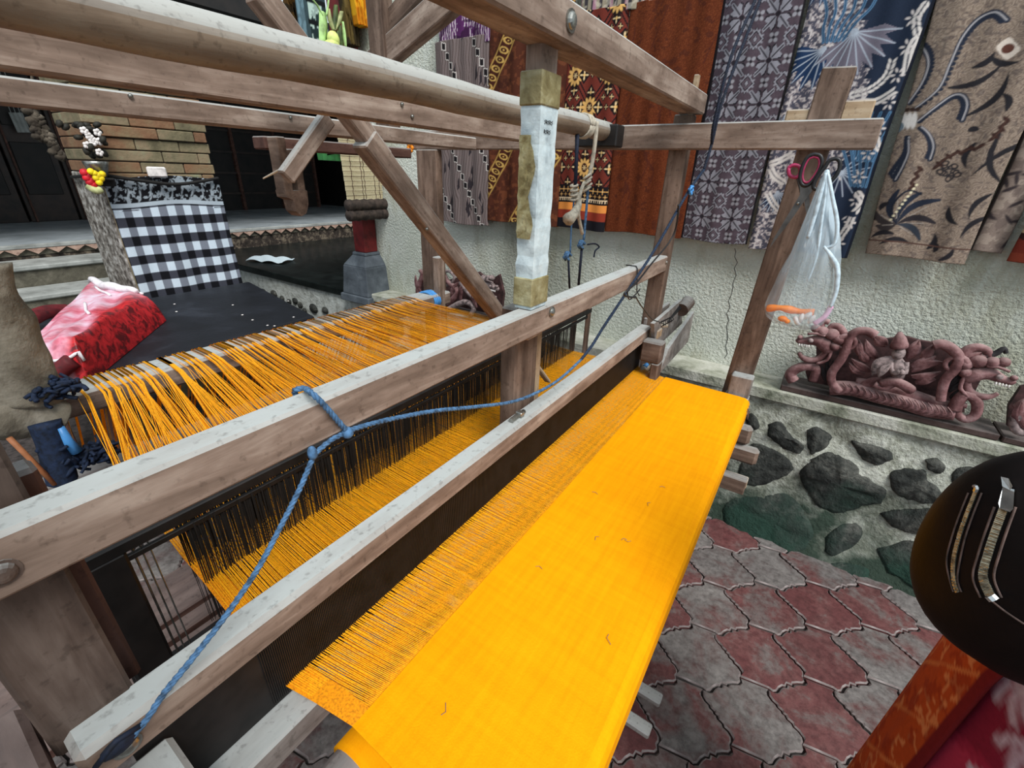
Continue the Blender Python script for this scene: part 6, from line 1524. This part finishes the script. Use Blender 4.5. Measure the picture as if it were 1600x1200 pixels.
z1_ = [(1524, 770), (1510, 805), (1498, 840), (1490, 875), (1490, 905), (1496, 925)]; z2_ = [(1570, 790), (1556, 828), (1544, 865), (1536, 900), (1548, 932)]
def teeth(name, pts, w_):
    q = smoothpath([(a, b_, 0) for a, b_ in pts], 16); mb = MB(); 
    for i in range(0, len(q)-1):
        t = (q[i+1]-q[i]).normalized(); nrm = Vector((-t.y, t.x, 0))
        for s_ in (-1, 1): a = onbag(q[i].x, q[i].y); b_ = onbag(q[i].x+nrm.x*s_*w_, q[i].y+nrm.y*s_*w_); mb.tube([a, b_], .0008, 5)
    return tag(mb.build(name, M_brass, hb), kind='stuff')
teeth('zip_teeth', z1_, 3.0); teeth('zip_teeth', z2_, 7.0)
for dx in (-11, 10): bagline('seam', [(a+dx*(1 if b_ < 900 else .6), b_) for a, b_ in z1_], .0008, M_seam)
for dx in (-16, 17): bagline('seam', [(a+dx, b_+2) for a, b_ in z2_], .0010, M_seam)
bagline('seam', [(1545, 935), (1570, 955), (1600, 975)], .0010, M_seam)
def pullpart(pxl, th=.0035):
    q = [onbag(a, b_) for a, b_ in pxl]; nrm = -ray(1570, 775).normalized(); v = [p+nrm*d for d in (.001, .001+th) for p in q]; n_ = len(q)
    return v, [tuple(range(n_)), tuple(range(2*n_-1, n_-1, -1))]+[(i, i+n_, (i+1) % n_+n_, (i+1) % n_) for i in range(n_)]
mb = MB(); mb.add(*pullpart([(1564, 745), (1576, 748), (1582, 760), (1578, 766), (1566, 760)], .007)); mb.add(*pullpart([(1567, 760), (1585, 765), (1583, 795), (1578, 800), (1562, 794), (1560, 786)], .004)); pl2 = mb.build('zip_pull', M_silver, hb)
mb = MB(); mb.tube([onbag(1570, 790), onbag(1578, 793)], .0035, 8); mb.tube([onbag(1573, 762), onbag(1579, 764)], .003, 8); mb.build('pull_hole', M_black, pl2)
mb = MB(); mb.tube([onbag(1546, 930)-ray(1546, 930)*.003, onbag(1553, 937)-ray(1553, 937)*.003], .0045, 8); mb.build('zip_stop', M_silver, hb)
mb = MB(); mb.tube(smoothpath([onbag(1524, 768)-ray(1524, 768)*.002, onbag(1526, 762)-ray(1526, 762)*.004, onbag(1522, 760)-ray(1522, 760)*.004], 4), .002, 6); mb.build('ring', M_silver, hb)
mb = MB(); mb.tube(smoothpath([BC+Vector((0, 0, .11))+bs*.03, BC+Vector((0, 0, .20))+bs*.10, Vector(W(-.10, .10, 1.38)), Vector(W(-.12, -.06, 1.41)), BC+Vector((0, 0, .10))+bs*.08+bdep*.05], 10), .008, 8); mb.build('strap', M_lea, hb, True)
